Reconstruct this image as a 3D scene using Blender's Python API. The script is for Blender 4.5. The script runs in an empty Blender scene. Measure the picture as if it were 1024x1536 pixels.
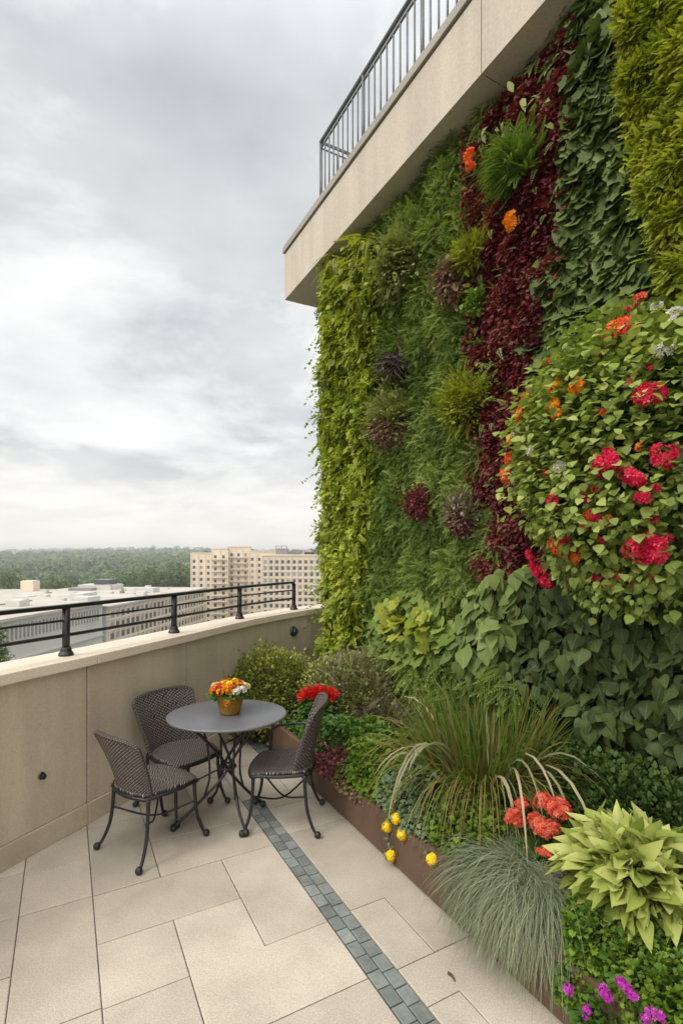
import bpy, math, random
import numpy as np
from mathutils import Vector

R = math.radians
rs = np.random.RandomState(7)
random.seed(7)
scene = bpy.context.scene
COL = scene.collection

# ------------------------------------------------------------------ camera
H = 1.8                       # eye height above the terrace
FPX, CXP, HYP = 770.0, 512.0, 830.0
cam_d = bpy.data.cameras.new('camera')
cam = bpy.data.objects.new('camera', cam_d)
COL.objects.link(cam)
cam.location = (0, 0, H)
cam.rotation_euler = (R(90), 0, 0)
cam_d.sensor_fit = 'HORIZONTAL'
cam_d.sensor_width = 36
cam_d.lens = 36 * FPX / 1024
cam_d.shift_y = (HYP - 768) / 1024
cam_d.clip_start = 0.05
cam_d.clip_end = 20000
scene.camera = cam

# ------------------------------------------------------------------ sky
CLOUD = (5.0, -2.1, 0.6)
SUN_EL, SUN_AZ = 46.0, 238.0       # azimuth clockwise from +Y
world = bpy.data.worlds.new('World')
scene.world = world
world.use_nodes = True
wn, wl = world.node_tree.nodes, world.node_tree.links
wn.clear()


def N(nodes, typ, **kw):
    n = nodes.new(typ)
    for k, v in kw.items():
        setattr(n, k, v)
    return n


def mth(nodes, links, op, a, b=None, clamp=False):
    n = nodes.new('ShaderNodeMath')
    n.operation = op
    n.use_clamp = clamp
    for i, v in enumerate((a, b)):
        if v is None:
            continue
        if isinstance(v, (int, float)):
            n.inputs[i].default_value = v
        else:
            links.new(v, n.inputs[i])
    return n.outputs[0]


def ramp(nodes, links, fac, stops, interp='LINEAR'):
    n = nodes.new('ShaderNodeValToRGB')
    n.color_ramp.interpolation = interp
    e = n.color_ramp.elements
    while len(e) < len(stops):
        e.new(0.5)
    for el, (p, c) in zip(e, stops):
        el.position = p
        el.color = (c[0], c[1], c[2], 1)
    links.new(fac, n.inputs[0])
    return n.outputs[0]


def mixc(nodes, links, fac, a, b, blend='MIX'):
    n = nodes.new('ShaderNodeMix')
    n.data_type = 'RGBA'
    n.blend_type = blend
    for sock, v in ((n.inputs[0], fac), (n.inputs[6], a), (n.inputs[7], b)):
        if isinstance(v, (int, float)):
            sock.default_value = v
        elif isinstance(v, tuple):
            sock.default_value = (v[0], v[1], v[2], 1)
        else:
            links.new(v, sock)
    return n.outputs[2]


def build_world():
    tc = N(wn, 'ShaderNodeTexCoord')
    sep = N(wn, 'ShaderNodeSeparateXYZ')
    wl.new(tc.outputs['Generated'], sep.inputs[0])
    x, y, z = sep.outputs
    zc = mth(wn, wl, 'MAXIMUM', z, 0.0)
    den = mth(wn, wl, 'ADD', zc, 0.20)
    comb = N(wn, 'ShaderNodeCombineXYZ')
    wl.new(mth(wn, wl, 'DIVIDE', x, den), comb.inputs[0])
    wl.new(mth(wn, wl, 'DIVIDE', y, den), comb.inputs[1])
    comb.inputs[2].default_value = 3.1
    n1 = N(wn, 'ShaderNodeTexNoise')
    n1.inputs['Scale'].default_value = 0.62
    n1.inputs['Detail'].default_value = 9
    n1.inputs['Roughness'].default_value = 0.5
    n1.inputs['Distortion'].default_value = 0.6
    wl.new(comb.outputs[0], n1.inputs['Vector'])
    n2 = N(wn, 'ShaderNodeTexNoise')
    n2.inputs['Scale'].default_value = 2.0
    n2.inputs['Detail'].default_value = 8
    n2.inputs['Roughness'].default_value = 0.55
    wl.new(comb.outputs[0], n2.inputs['Vector'])
    n3 = N(wn, 'ShaderNodeTexNoise')
    n3.inputs['Scale'].default_value = 1.35
    n3.inputs['Detail'].default_value = 10
    n3.inputs['Roughness'].default_value = 0.57
    n3.inputs['Distortion'].default_value = 0.25
    mp = N(wn, 'ShaderNodeMapping')
    mp.inputs['Location'].default_value = CLOUD
    wl.new(comb.outputs[0], mp.inputs[0])
    wl.new(mp.outputs[0], n3.inputs['Vector'])
    deck = ramp(wn, wl, n2.outputs['Fac'], [(0.30, (0.50, 0.525, 0.555)), (0.50, (0.635, 0.655, 0.67)), (0.68, (0.76, 0.77, 0.775))])
    puff = ramp(wn, wl, n2.outputs['Fac'], [(0.30, (0.74, 0.755, 0.765)), (0.62, (0.96, 0.955, 0.94))])
    f = mth(wn, wl, 'ADD', mth(wn, wl, 'MULTIPLY', n3.outputs['Fac'], 0.8), mth(wn, wl, 'MULTIPLY', n1.outputs['Fac'], 0.2))
    cover = ramp(wn, wl, f, [(0.445, (0, 0, 0)), (0.49, (0.5, 0.5, 0.5)), (0.56, (1, 1, 1))])
    cl = mixc(wn, wl, cover, deck, puff)
    # the bank near the horizon is thin and cream coloured
    hz = ramp(wn, wl, zc, [(0.0, (1, 1, 1)), (0.07, (0.75, 0.75, 0.75)), (0.19, (0, 0, 0))])
    cl = mixc(wn, wl, mth(wn, wl, 'MULTIPLY', hz, 0.85), cl, (1.0, 0.955, 0.875))
    # an overcast sky is brightest towards the zenith
    zen = ramp(wn, wl, zc, [(0.66, (1 / 3,) * 3), (0.98, (1.0, .98, .95))])
    cl = mixc(wn, wl, 1.0, cl, mixc(wn, wl, 1.0, zen, (3.0, 3.0, 3.0), 'MULTIPLY'), 'MULTIPLY')
    # and brighter on the sun's side, behind the viewer
    bk = ramp(wn, wl, mth(wn, wl, 'MULTIPLY', y, -1.0), [(0.05, (.5, .5, .5)), (0.75, (1.0, .975, .93))])
    cl = mixc(wn, wl, 1.0, cl, mixc(wn, wl, 1.0, bk, (2.0, 2.0, 2.0), 'MULTIPLY'), 'MULTIPLY')
    sky = N(wn, 'ShaderNodeTexSky', sky_type='NISHITA')
    sky.sun_disc = False
    sky.sun_elevation = R(SUN_EL)
    sky.sun_rotation = R(SUN_AZ)
    bg1 = N(wn, 'ShaderNodeBackground')
    wl.new(sky.outputs[0], bg1.inputs[0])
    bg1.inputs[1].default_value = 0.08
    bg2 = N(wn, 'ShaderNodeBackground')
    wl.new(cl, bg2.inputs[0])
    bg2.inputs[1].default_value = 1.0
    ms = N(wn, 'ShaderNodeMixShader')
    ms.inputs[0].default_value = 0.94
    wl.new(bg1.outputs[0], ms.inputs[1])
    wl.new(bg2.outputs[0], ms.inputs[2])
    out = N(wn, 'ShaderNodeOutputWorld')
    wl.new(ms.outputs[0], out.inputs[0])


build_world()
sun_d = bpy.data.lights.new('sun', 'SUN')
sun = bpy.data.objects.new('sun', sun_d)
COL.objects.link(sun)
sun_d.energy = 2.1
sun_d.angle = R(22)
sun_d.color = (1, 0.955, 0.88)
_az, _el = R(SUN_AZ), R(SUN_EL)
_dir = Vector((math.sin(_az) * math.cos(_el), math.cos(_az) * math.cos(_el), math.sin(_el)))
sun.rotation_euler = (-_dir).to_track_quat('-Z', 'Y').to_euler()
sun.location = (-8, -4, 20)

scene.view_settings.view_transform = 'Standard'
scene.view_settings.look = 'None'
scene.view_settings.exposure = 0.2
scene.view_settings.gamma = 1.0

# ------------------------------------------------------------------ frames
A = math.atan(415 / 770)           # the planted wall runs 28.3 degrees left of the view
CA, SA = math.cos(A), math.sin(A)


def W(s, t, z=0.0):                 # wall frame (along, out to the right, up) -> world
    return np.array((-SA * s + CA * t, CA * s + SA * t, z))


DV = np.array((-SA, CA, 0.0))       # along the wall, away
NV = np.array((CA, SA, 0.0))        # into the wall
UP = np.array((0, 0, 1.0))


def on_t(x, y, t):                  # (s, z) of a photo point on the plane t
    dx, dz = (x - CXP) / FPX, (HYP - y) / FPX
    D = t / (CA * dx + SA)
    return (-SA * dx + CA) * D, H + dz * D


def wt(x, y, t):
    s, z = on_t(x, y, t)
    return W(s, t, z)


def atD(x, y, D):
    return np.array(((x - CXP) / FPX * D, D, H + (HYP - y) / FPX * D))


# ------------------------------------------------------------------ mesh tools
class MB:
    def __init__(s):
        s.v, s.f, s.uv = [], [], {}

    def add(s, V, F):
        o = len(s.v)
        s.v += [tuple(map(float, p)) for p in V]
        s.f += [tuple(i + o for i in f) for f in F]
        return s

    def box(s, c, size, ax=None):
        ax = ax or (np.array((1, 0, 0)), np.array((0, 1, 0)), UP)
        c = np.array(c, float)
        h = [np.array(a, float) * d / 2 for a, d in zip(ax, size)]
        V = [c + i * h[0] + j * h[1] + k * h[2] for k in (-1, 1) for j in (-1, 1) for i in (-1, 1)]
        return s.add(V, [(0, 2, 3, 1), (4, 5, 7, 6), (0, 1, 5, 4), (2, 6, 7, 3), (0, 4, 6, 2), (1, 3, 7, 5)])

    def wbox(s, s0, s1, t0, t1, z0, z1):
        return s.box(W((s0 + s1) / 2, (t0 + t1) / 2, (z0 + z1) / 2), (s1 - s0, t1 - t0, z1 - z0), (DV, NV, UP))

    def tube(s, pts, r, n=8, smooth=0, cap=True):
        P = np.array(pts, float)
        if smooth:
            P = catmull(P, smooth)
        k = len(P)
        rr = np.full(k, r) if np.isscalar(r) else np.interp(np.linspace(0, 1, k), np.linspace(0, 1, len(r)), r)
        T = np.gradient(P, axis=0)
        T /= np.linalg.norm(T, axis=1)[:, None] + 1e-12
        ref = np.array((0, 0, 1.0)) if abs(T[0][2]) < 0.9 else np.array((1.0, 0, 0))
        V = []
        u = np.cross(T[0], ref)
        for i in range(k):
            u = u - T[i] * u.dot(T[i])
            u /= np.linalg.norm(u) + 1e-12
            w = np.cross(T[i], u)
            for j in range(n):
                a = 2 * math.pi * j / n
                V.append(P[i] + rr[i] * (math.cos(a) * u + math.sin(a) * w))
        F = []
        for i in range(k - 1):
            for j in range(n):
                F.append((i * n + j, i * n + (j + 1) % n, (i + 1) * n + (j + 1) % n, (i + 1) * n + j))
        if cap:
            F.append(tuple(range(n))[::-1])
            F.append(tuple((k - 1) * n + j for j in range(n)))
        return s.add(V, F)

    def lathe(s, c, prof, n=24, sx=1.0, sy=1.0):
        V, F = [], []
        for r, z in prof:
            for j in range(n):
                a = 2 * math.pi * j / n
                V.append((c[0] + r * sx * math.cos(a), c[1] + r * sy * math.sin(a), c[2] + z))
        m = len(prof)
        for i in range(m - 1):
            for j in range(n):
                F.append((i * n + j, i * n + (j + 1) % n, (i + 1) * n + (j + 1) % n, (i + 1) * n + j))
        F.append(tuple(range(n))[::-1])
        F.append(tuple((m - 1) * n + j for j in range(n)))
        return s.add(V, F)

    def ball(s, c, r, n=12, m=8):
        prof = [(max(1e-4, r * math.sin(math.pi * i / m)), -r * math.cos(math.pi * i / m)) for i in range(m + 1)]
        return s.lathe(c, prof, n)

    def prism(s, poly, z0, z1):
        n = len(poly)
        V = [(p[0], p[1], z0) for p in poly] + [(p[0], p[1], z1) for p in poly]
        F = [tuple(range(n))[::-1], tuple(range(n, 2 * n))]
        F += [(i, (i + 1) % n, n + (i + 1) % n, n + i) for i in range(n)]
        return s.add(V, F)

    def build(s, name, mat, parent=None, smooth=False, loc=None, bevel=0):
        me = bpy.data.meshes.new(name)
        me.from_pydata(s.v, [], s.f)
        me.update()
        return finish(name, me, mat, parent, smooth, loc, bevel)


def finish(name, me, mat, parent=None, smooth=False, loc=None, bevel=0):
    if mat:
        me.materials.append(mat)
    if smooth:
        me.polygons.foreach_set('use_smooth', np.ones(len(me.polygons), bool))
    o = bpy.data.objects.new(name, me)
    COL.objects.link(o)
    if loc is not None:
        o.location = loc
    if parent:
        o.parent = parent
        if loc is None:
            o.matrix_parent_inverse = parent_inv(parent)
    if bevel:
        b = o.modifiers.new('bevel', 'BEVEL')
        b.width = bevel
        b.segments = 2
        b.limit_method = 'ANGLE'
    return o


def world_mat(o):
    m = o.matrix_basis.copy()
    if o.parent:
        return world_mat(o.parent) @ o.matrix_parent_inverse @ m
    return m


def parent_inv(p):
    return world_mat(p).inverted()


def catmull(P, k):
    P = np.array(P, float)
    Q = np.vstack([2 * P[0] - P[1], P, 2 * P[-1] - P[-2]])
    out = []
    for i in range(1, len(Q) - 2):
        p0, p1, p2, p3 = Q[i - 1:i + 3]
        for j in range(k):
            t = j / k
            out.append(0.5 * (2 * p1 + (p2 - p0) * t + (2 * p0 - 5 * p1 + 4 * p2 - p3) * t * t
                              + (3 * p1 - p0 - 3 * p2 + p3) * t ** 3))
    out.append(Q[-2])
    return np.array(out)


def tag(o, label, cat, group=None, kind=None):
    if kind:
        o['kind'] = kind
        if kind == 'structure':
            return o
    o['label'] = label
    o['category'] = cat
    if group:
        o['group'] = group
    return o


def thing(name, label, cat, loc=(0, 0, 0), group=None, rz=0.0):
    o = bpy.data.objects.new(name, None)
    COL.objects.link(o)
    o.location = loc
    o.rotation_euler = (0, 0, rz)
    o.empty_display_size = 0.1
    return tag(o, label, cat, group)


# ------------------------------------------------------------------ materials
def new_mat(name):
    m = bpy.data.materials.new(name)
    m.use_nodes = True
    nt = m.node_tree
    b = nt.nodes['Principled BSDF']
    return m, nt.nodes, nt.links, b


def surf(name, col, rough=0.6, metal=0.0, var=0.12, scale=3.0, bump=0.1, bscale=60.0, col2=None, spec=0.5,
         attr=None, attr_amt=0.2, streak=0.0, dist=0.01, speck=0.14):
    """a plain surface with soft mottling, fine bump and optional vertical streaks"""
    m, n, l, b = new_mat(name)
    tc = N(n, 'ShaderNodeTexCoord')
    src = tc.outputs['Object']
    no = N(n, 'ShaderNodeTexNoise')
    no.inputs['Scale'].default_value = scale
    no.inputs['Detail'].default_value = 6
    no.inputs['Roughness'].default_value = 0.6
    l.new(src, no.inputs['Vector'])
    c2 = col2 or tuple(c * (1 - var) for c in col)
    c1 = tuple(min(1, c * (1 + var * 0.6)) for c in col) if not col2 else col
    cc = ramp(n, l, no.outputs['Fac'], [(0.3, c2), (0.7, c1)])
    if streak:
        mp = N(n, 'ShaderNodeMapping')
        mp.inputs['Scale'].default_value = (2.6, 2.6, 0.22)
        l.new(src, mp.inputs[0])
        ns = N(n, 'ShaderNodeTexNoise')
        ns.inputs['Scale'].default_value = 2.2
        ns.inputs['Detail'].default_value = 5
        l.new(mp.outputs[0], ns.inputs['Vector'])
        g = ramp(n, l, ns.outputs['Fac'], [(0.35, (1 - streak,) * 3), (0.65, (1, 1, 1))])
        cc = mixc(n, l, 1.0, cc, g, 'MULTIPLY')
    nf = N(n, 'ShaderNodeTexNoise')
    nf.inputs['Scale'].default_value = bscale
    nf.inputs['Detail'].default_value = 4
    l.new(src, nf.inputs['Vector'])
    if attr:
        at = N(n, 'ShaderNodeAttribute', attribute_name=attr)
        g = ramp(n, l, at.outputs['Fac'], [(0, (1 - attr_amt,) * 3), (1, (1, 1, 1))])
        cc = mixc(n, l, 1.0, cc, g, 'MULTIPLY')
    g2 = ramp(n, l, nf.outputs['Fac'], [(0.32, (1 - speck,) * 3), (0.68, (1.05,) * 3)])
    cc = mixc(n, l, 0.8, cc, g2, 'MULTIPLY')
    l.new(cc, b.inputs['Base Color'])
    b.inputs['Roughness'].default_value = rough
    b.inputs['Metallic'].default_value = metal
    b.inputs['Specular IOR Level'].default_value = spec
    if bump:
        bp = N(n, 'ShaderNodeBump')
        bp.inputs['Strength'].default_value = bump
        bp.inputs['Distance'].default_value = dist
        l.new(nf.outputs['Fac'], bp.inputs['Height'])
        l.new(bp.outputs[0], b.inputs['Normal'])
    return m


def leaf_mat(name, stops, rough=0.5, trans=0.25, vein=0.0, spec=0.22, tcol=None):
    """leaf colour runs over the per-leaf tint; uv.x is across the leaf, uv.y along it"""
    m, n, l, b = new_mat(name)
    at = N(n, 'ShaderNodeAttribute', attribute_name='tint')
    k = len(stops)
    cc = ramp(n, l, at.outputs['Fac'], [(i / (k - 1), c) for i, c in enumerate(stops)])
    if vein:
        uv = N(n, 'ShaderNodeUVMap')
        sp = N(n, 'ShaderNodeSeparateXYZ')
        l.new(uv.outputs[0], sp.inputs[0])
        ax = mth(n, l, 'ABSOLUTE', mth(n, l, 'SUBTRACT', sp.outputs[0], 0.5))
        mid = mth(n, l, 'LESS_THAN', ax, 0.022)
        # side veins run obliquely off the midrib
        q = mth(n, l, 'SUBTRACT', mth(n, l, 'MULTIPLY', sp.outputs[1], 7.0), mth(n, l, 'MULTIPLY', ax, 6.0))
        fr = mth(n, l, 'FRACT', q)
        sv = mth(n, l, 'MULTIPLY', mth(n, l, 'LESS_THAN', fr, 0.14), 0.6)
        vv = mth(n, l, 'MAXIMUM', mid, sv)
        cc = mixc(n, l, mth(n, l, 'MULTIPLY', vv, vein), cc, (0.34, 0.40, 0.20))
    l.new(cc, b.inputs['Base Color'])
    b.inputs['Roughness'].default_value = rough
    b.inputs['Specular IOR Level'].default_value = spec
    if trans:
        tr = N(n, 'ShaderNodeBsdfTranslucent')
        tcc = mixc(n, l, 1.0, cc, tcol or (1.15, 1.2, 0.55), 'MULTIPLY')
        l.new(tcc, tr.inputs[0])
        ms = N(n, 'ShaderNodeMixShader')
        ms.inputs[0].default_value = trans
        l.new(b.outputs[0], ms.inputs[1])
        l.new(tr.outputs[0], ms.inputs[2])
        l.new(ms.outputs[0], n['Material Output'].inputs[0])
    return m


# ------------------------------------------------------------------ leaves
def ovate(rows=3, w=0.42, cup=0.12, droop=0.18, peak=0.42, cols=3, twist=0.0, wave=0.0):
    """an oval pointed leaf of length 1: V, faces, uv"""
    V, uv = [(0, 0, 0)], [(0.5, 0)]
    h = cols // 2
    for i in range(1, rows):
        y = i / rows
        e = math.log(0.5) / math.log(peak)
        wd = w * math.sin(math.pi * y ** e) ** 0.85
        z = -droop * y * y
        for j in range(-h, h + 1):
            q = j / h
            V.append((q * wd, y - .04 * abs(q), z + cup * wd / w * abs(q) ** 1.5 + twist * q * y * wd
                      + wave * abs(q) * math.sin(y * 11 + (2 if q > 0 else 0))))
            uv.append((0.5 + q * 0.5 * wd / w, y))
    V.append((0, 1, -droop))
    uv.append((0.5, 1))
    F = [(0, 1 + j + 1, 1 + j) for j in range(cols - 1)]
    for i in range(rows - 2):
        a, b = 1 + cols * i, 1 + cols * (i + 1)
        F += [(a + j, a + j + 1, b + j + 1, b + j) for j in range(cols - 1)]
    a = 1 + cols * (rows - 2)
    F += [(a + j, a + j + 1, len(V) - 1) for j in range(cols - 1)]
    return np.array(V, float), F, np.array(uv, float)


def lobed(lobes=((0, .66), (52, .58), (112, .46)), valley=0.32, cup=0.1, droop=0.2, cy=0.34):
    ang = sorted([a for a, _ in lobes] + [-a for a, _ in lobes if a])
    rad = {a: r for a, r in lobes}
    rad.update({-a: r for a, r in lobes})
    V, uv, F = [], [], []

    def put(a, r):
        x, y = r * math.sin(R(a)), cy + r * math.cos(R(a))
        V.append((x, y, -droop * max(0, y) ** 2 + cup * abs(x) + (0.05 if r > valley else 0)))
        uv.append((0.5 + x, y))
        return len(V) - 1
    c = put(0, 0)
    pts = [put(-165, 0.3)]
    for i, a in enumerate(ang):
        pts.append(put(a, rad[a]))
        nx = (ang[i + 1] + a) / 2 if i + 1 < len(ang) else 165
        pts.append(put(nx, valley if i + 1 < len(ang) else 0.3))
    for i in range(0, len(pts) - 2, 2):
        F.append((c, pts[i + 2], pts[i + 1], pts[i]))
    return np.array(V, float), F, np.array(uv, float)


def frond(n=8, ll=0.34, lw=0.1, droop=0.25, ang=55, taper=0.75, twist=0.05):
    """a spray: leaflets in pairs along a bending stem of length 1"""
    V, F, uv = [], [], []
    for i in range(n):
        y = (i + 0.6) / n
        L = ll * (1 - taper * y)
        for sg in (-1, 1):
            a = R(ang - 20 * y)
            d = np.array((sg * math.sin(a), math.cos(a), -0.25))
            p = np.array((0, y, -droop * y * y))
            q = np.array((-sg * d[1], sg * d[0], 0)) * lw * 0.5
            o = len(V)
            V += [p, p + d * L * 0.45 + q + (0, 0, twist * 0.4), p + d * L, p + d * L * 0.45 - q + (0, 0, twist * 0.4)]
            uv += [(0.5, 0), (1, .5), (.5, 1), (0, .5)]
            F.append((o, o + 1, o + 2, o + 3))
    # end leaflet
    o = len(V)
    p = np.array((0, 0.93, -droop * 0.86))
    V += [p, p + (lw * .5, .1, -.03), p + (0, .22, -.1), p + (-lw * .5, .1, -.03)]
    uv += [(0.5, 0), (1, .5), (.5, 1), (0, .5)]
    F.append((o, o + 1, o + 2, o + 3))
    return np.array(V, float), F, np.array(uv, float)


def diamond(w=0.3, fold=0.06):
    V = [(0, 0, 0), (w, .45, fold), (0, 1, -.05), (-w, .45, fold)]
    return np.array(V, float), [(0, 1, 2, 3)], np.array([(.5, 0), (1, .5), (.5, 1), (0, .5)], float)


T_DIA = diamond()
T_NEEDLE = diamond(0.13, 0.02)
T_PETAL = diamond(0.42, 0.12)
T_LEAF = ovate(3)
T_BROAD = ovate(4, 0.5, 0.14, 0.22, 0.45)
T_HOSTA = [ovate(8, 0.30, 0.10, 0.35, 0.38, 5, .3, .015), ovate(8, 0.26, 0.12, 0.62, 0.42, 5, -.5, .02), ovate(8, 0.33, 0.07, 0.18, 0.36, 5, .1, .02),
           ovate(8, 0.22, 0.16, 0.45, 0.40, 5, .8, .01)]
T_HEART = [ovate(7, 0.42, 0.07, 0.30, 0.34, 5, .2, .02), ovate(7, 0.36, 0.10, 0.50, 0.38, 5, -.5, .03), ovate(7, 0.46, -0.05, 0.22, 0.33, 5, .1, .03),
           ovate(7, 0.38, 0.02, 0.40, 0.40, 5, .6, .02)]
T_LOBED = lobed(((0, .78), (42, .52), (100, .36)), valley=0.34, droop=0.25)
T_GRAPE = lobed(((0, .62), (48, .6), (100, .56), (140, .42)), valley=0.45, droop=0.16)
T_CURL = lobed(((0, .56), (44, .56), (92, .52)), valley=0.44, cup=0.45, droop=0.5)
T_SPRAY = frond(7, 0.40, 0.085, 0.35)
T_FERN = frond(12, 0.30, 0.07, 0.30, 62, 0.7)
T_FEATH = frond(9, 0.42, 0.045, 0.2, 38, 0.6)
T_PINN = frond(5, 0.46, 0.22, 0.35, 58, 0.45)


def floret(k=5, w=.34, lift=.22):
    """a small open flower facing along its axis"""
    V, F, uv = [], [], []
    for i in range(k):
        a = 2 * math.pi * i / k
        d, e = np.array((math.cos(a), 0, math.sin(a))), np.array((-math.sin(a), 0, math.cos(a)))
        o = len(V)
        up = np.array((0, lift, 0))
        V += [d * .04, d * .34 + e * w * .5 + up * .8, d * .62 + up, d * .34 - e * w * .5 + up * .8]
        uv += [(.5, 0), (1, .5), (.5, 1), (0, .5)]
        F.append((o, o + 1, o + 2, o + 3))
    return np.array(V, float), F, np.array(uv, float)


T_FLORET = floret()
T_CYP = frond(6, 0.50, 0.11, 0.25, 35, 0.5)


def unit(v):
    v = np.asarray(v, float)
    return v / (np.linalg.norm(v, axis=-1, keepdims=True) + 1e-9)


def inst(tpl, P, axis, nrm, L, Wd=None, roll=0.0):
    """copies of a leaf shape as arrays: V, loops, totals, uv"""
    tv, tf, tuv = tpl
    n, k = len(P), len(tv)
    a = unit(axis)
    m = np.asarray(nrm, float) + rs.normal(0, roll + 1e-6, (n, 3))
    side = unit(np.cross(a, m))
    nn = np.cross(side, a)
    L = np.broadcast_to(np.asarray(L, float), (n,))
    Wd = L if Wd is None else np.broadcast_to(np.asarray(Wd, float), (n,))
    V = (P[:, None, :] + side[:, None, :] * (tv[None, :, 0:1] * Wd[:, None, None])
         + a[:, None, :] * (tv[None, :, 1:2] * L[:, None, None])
         + nn[:, None, :] * (tv[None, :, 2:3] * L[:, None, None])).reshape(-1, 3)
    lo = np.array([i for f in tf for i in f])
    tot = np.array([len(f) for f in tf])
    loops = (lo[None, :] + (np.arange(n) * k)[:, None]).reshape(-1)
    return V, loops, np.tile(tot, n), np.tile(tuv[lo], (n, 1)), k


class Foliage:
    """many leaves gathered into one mesh with a per-leaf tint"""

    def __init__(s):
        s.V, s.L, s.T, s.U, s.C, s.o = [], [], [], [], [], 0

    def put(s, tpl, P, axis, nrm, L, Wd=None, tint=None, roll=0.25):
        P = np.asarray(P, float)
        n = len(P)
        if n == 0:
            return s
        if isinstance(tpl, list):           # a mixture of leaf shapes
            pick = rs.randint(len(tpl), size=n)
            axis, nrm = np.broadcast_to(axis, (n, 3)), np.broadcast_to(nrm, (n, 3))
            L = np.broadcast_to(L, (n,))
            tint = rs.rand(n) if tint is None else np.broadcast_to(tint, (n,))
            for q, one in enumerate(tpl):
                m = pick == q
                s.put(one, P[m], axis[m], nrm[m], L[m], None if Wd is None else np.broadcast_to(Wd, (n,))[m], tint[m], roll)
            return s
        axis = np.broadcast_to(np.asarray(axis, float), (n, 3))
        nrm = np.broadcast_to(np.asarray(nrm, float), (n, 3))
        V, l, t, u, k = inst(tpl, P, axis, nrm, L, Wd, roll)
        tint = rs.rand(n) if tint is None else np.broadcast_to(tint, (n,))
        s.V.append(V); s.L.append(l + s.o); s.T.append(t); s.U.append(u)
        s.C.append(np.repeat(tint, k)); s.o += len(V)
        return s

    def blades(s, P, d0, L, w, g=1.0, p=1.5, nseg=6, tint=None, side=None, taper=0.8, lat=None):
        """grass blades that bend over under their weight"""
        P = np.asarray(P, float)
        n = len(P)
        d0 = unit(np.broadcast_to(np.asarray(d0, float), (n, 3)))
        L = np.broadcast_to(np.asarray(L, float), (n,))
        w = np.broadcast_to(np.asarray(w, float), (n,))
        g = np.broadcast_to(np.asarray(g, float), (n,))
        pts = [P]
        cur = P.copy()
        for i in range(nseg):
            f = ((i + 0.5) / nseg) ** p
            d = unit(d0 - UP[None] * (g * f)[:, None] + (0 if lat is None else lat * f))
            cur = cur + d * (L / nseg)[:, None]
            pts.append(cur)
        sd = unit(np.cross(d0, UP) + rs.normal(0, 0.35, (n, 3))) if side is None else side
        V = np.zeros((n, 2 * (nseg + 1), 3))
        for i, q in enumerate(pts):
            y = i / nseg
            ww = w * (0.55 + 0.45 * min(1, y * 4)) * max(0.04, 1 - y ** 2 * taper - (0.2 if i == nseg else 0))
            V[:, 2 * i] = q - sd * ww[:, None] / 2
            V[:, 2 * i + 1] = q + sd * ww[:, None] / 2
        k = 2 * (nseg + 1)
        lo = np.array([[2 * i, 2 * i + 1, 2 * i + 3, 2 * i + 2] for i in range(nseg)]).reshape(-1)
        uvq = np.array([[(0, i / nseg), (1, i / nseg), (1, (i + 1) / nseg), (0, (i + 1) / nseg)] for i in range(nseg)],
                       float).reshape(-1, 2)
        s.V.append(V.reshape(-1, 3))
        s.L.append((lo[None] + (np.arange(n) * k)[:, None]).reshape(-1) + s.o)
        s.T.append(np.full(n * nseg, 4))
        s.U.append(np.tile(uvq, (n, 1)))
        tint = rs.rand(n) if tint is None else np.broadcast_to(tint, (n,))
        s.C.append(np.repeat(tint, k))
        s.o += n * k
        return s

    def build(s, name, mat, parent=None, smooth=True):
        V, L, T = np.vstack(s.V), np.concatenate(s.L), np.concatenate(s.T)
        me = bpy.data.meshes.new(name)
        me.vertices.add(len(V))
        me.vertices.foreach_set('co', V.astype(np.float32).ravel())
        me.loops.add(len(L))
        me.loops.foreach_set('vertex_index', L.astype(np.int32))
        me.polygons.add(len(T))
        st = np.concatenate([[0], np.cumsum(T)[:-1]]).astype(np.int32)
        me.polygons.foreach_set('loop_start', st)
        uvl = me.uv_layers.new(name='UVMap')
        uvl.data.foreach_set('uv', np.vstack(s.U).astype(np.float32).ravel())
        at = me.attributes.new('tint', 'FLOAT', 'POINT')
        at.data.foreach_set('value', np.clip(np.concatenate(s.C), 0, 1).astype(np.float32))
        me.update(calc_edges=True)
        me.validate()
        return finish(name, me, mat, parent, smooth)


def inpoly(p, poly):
    x, y = p[:, 0], p[:, 1]
    c = np.zeros(len(p), bool)
    j = len(poly) - 1
    for i in range(len(poly)):
        xi, yi = poly[i]
        xj, yj = poly[j]
        hit = ((yi > y) != (yj > y)) & (x < (xj - xi) * (y - yi) / (yj - yi + 1e-12) + xi)
        c ^= hit
        j = i
    return c


def scatter(poly, n, jit=0.03):
    """n random points in a polygon of the (s, z) plane, the outline made ragged"""
    poly = np.array(poly)
    lo, hi = poly.min(0), poly.max(0)
    out = []
    got = 0
    while got < n:
        p = lo + rs.rand(n * 2, 2) * (hi - lo)
        q = p + rs.normal(0, jit, p.shape)
        k = p[inpoly(q, poly)]
        out.append(k)
        got += len(k)
    return np.vstack(out)[:n]


def pxpoly(pts, t):
    return [on_t(x, y, t) for x, y in pts]


def clumps(poly, spacing, r, amp, jit=0.5):
    """tuft centres spread through a polygon"""
    poly = np.array(poly)
    lo, hi = poly.min(0) - r, poly.max(0) + r
    gx, gy = np.meshgrid(np.arange(lo[0], hi[0], spacing), np.arange(lo[1], hi[1], spacing))
    g = np.stack([gx.ravel(), gy.ravel()], 1)
    g[:, 0] += (np.round(g[:, 1] / spacing) % 2) * spacing / 2
    g += rs.normal(0, spacing * jit * 0.5, g.shape)
    rr = r * (0.7 + 0.6 * rs.rand(len(g)))
    aa = amp * (0.45 + 0.75 * rs.rand(len(g)))
    return g, rr, aa, rs.rand(len(g))


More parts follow.
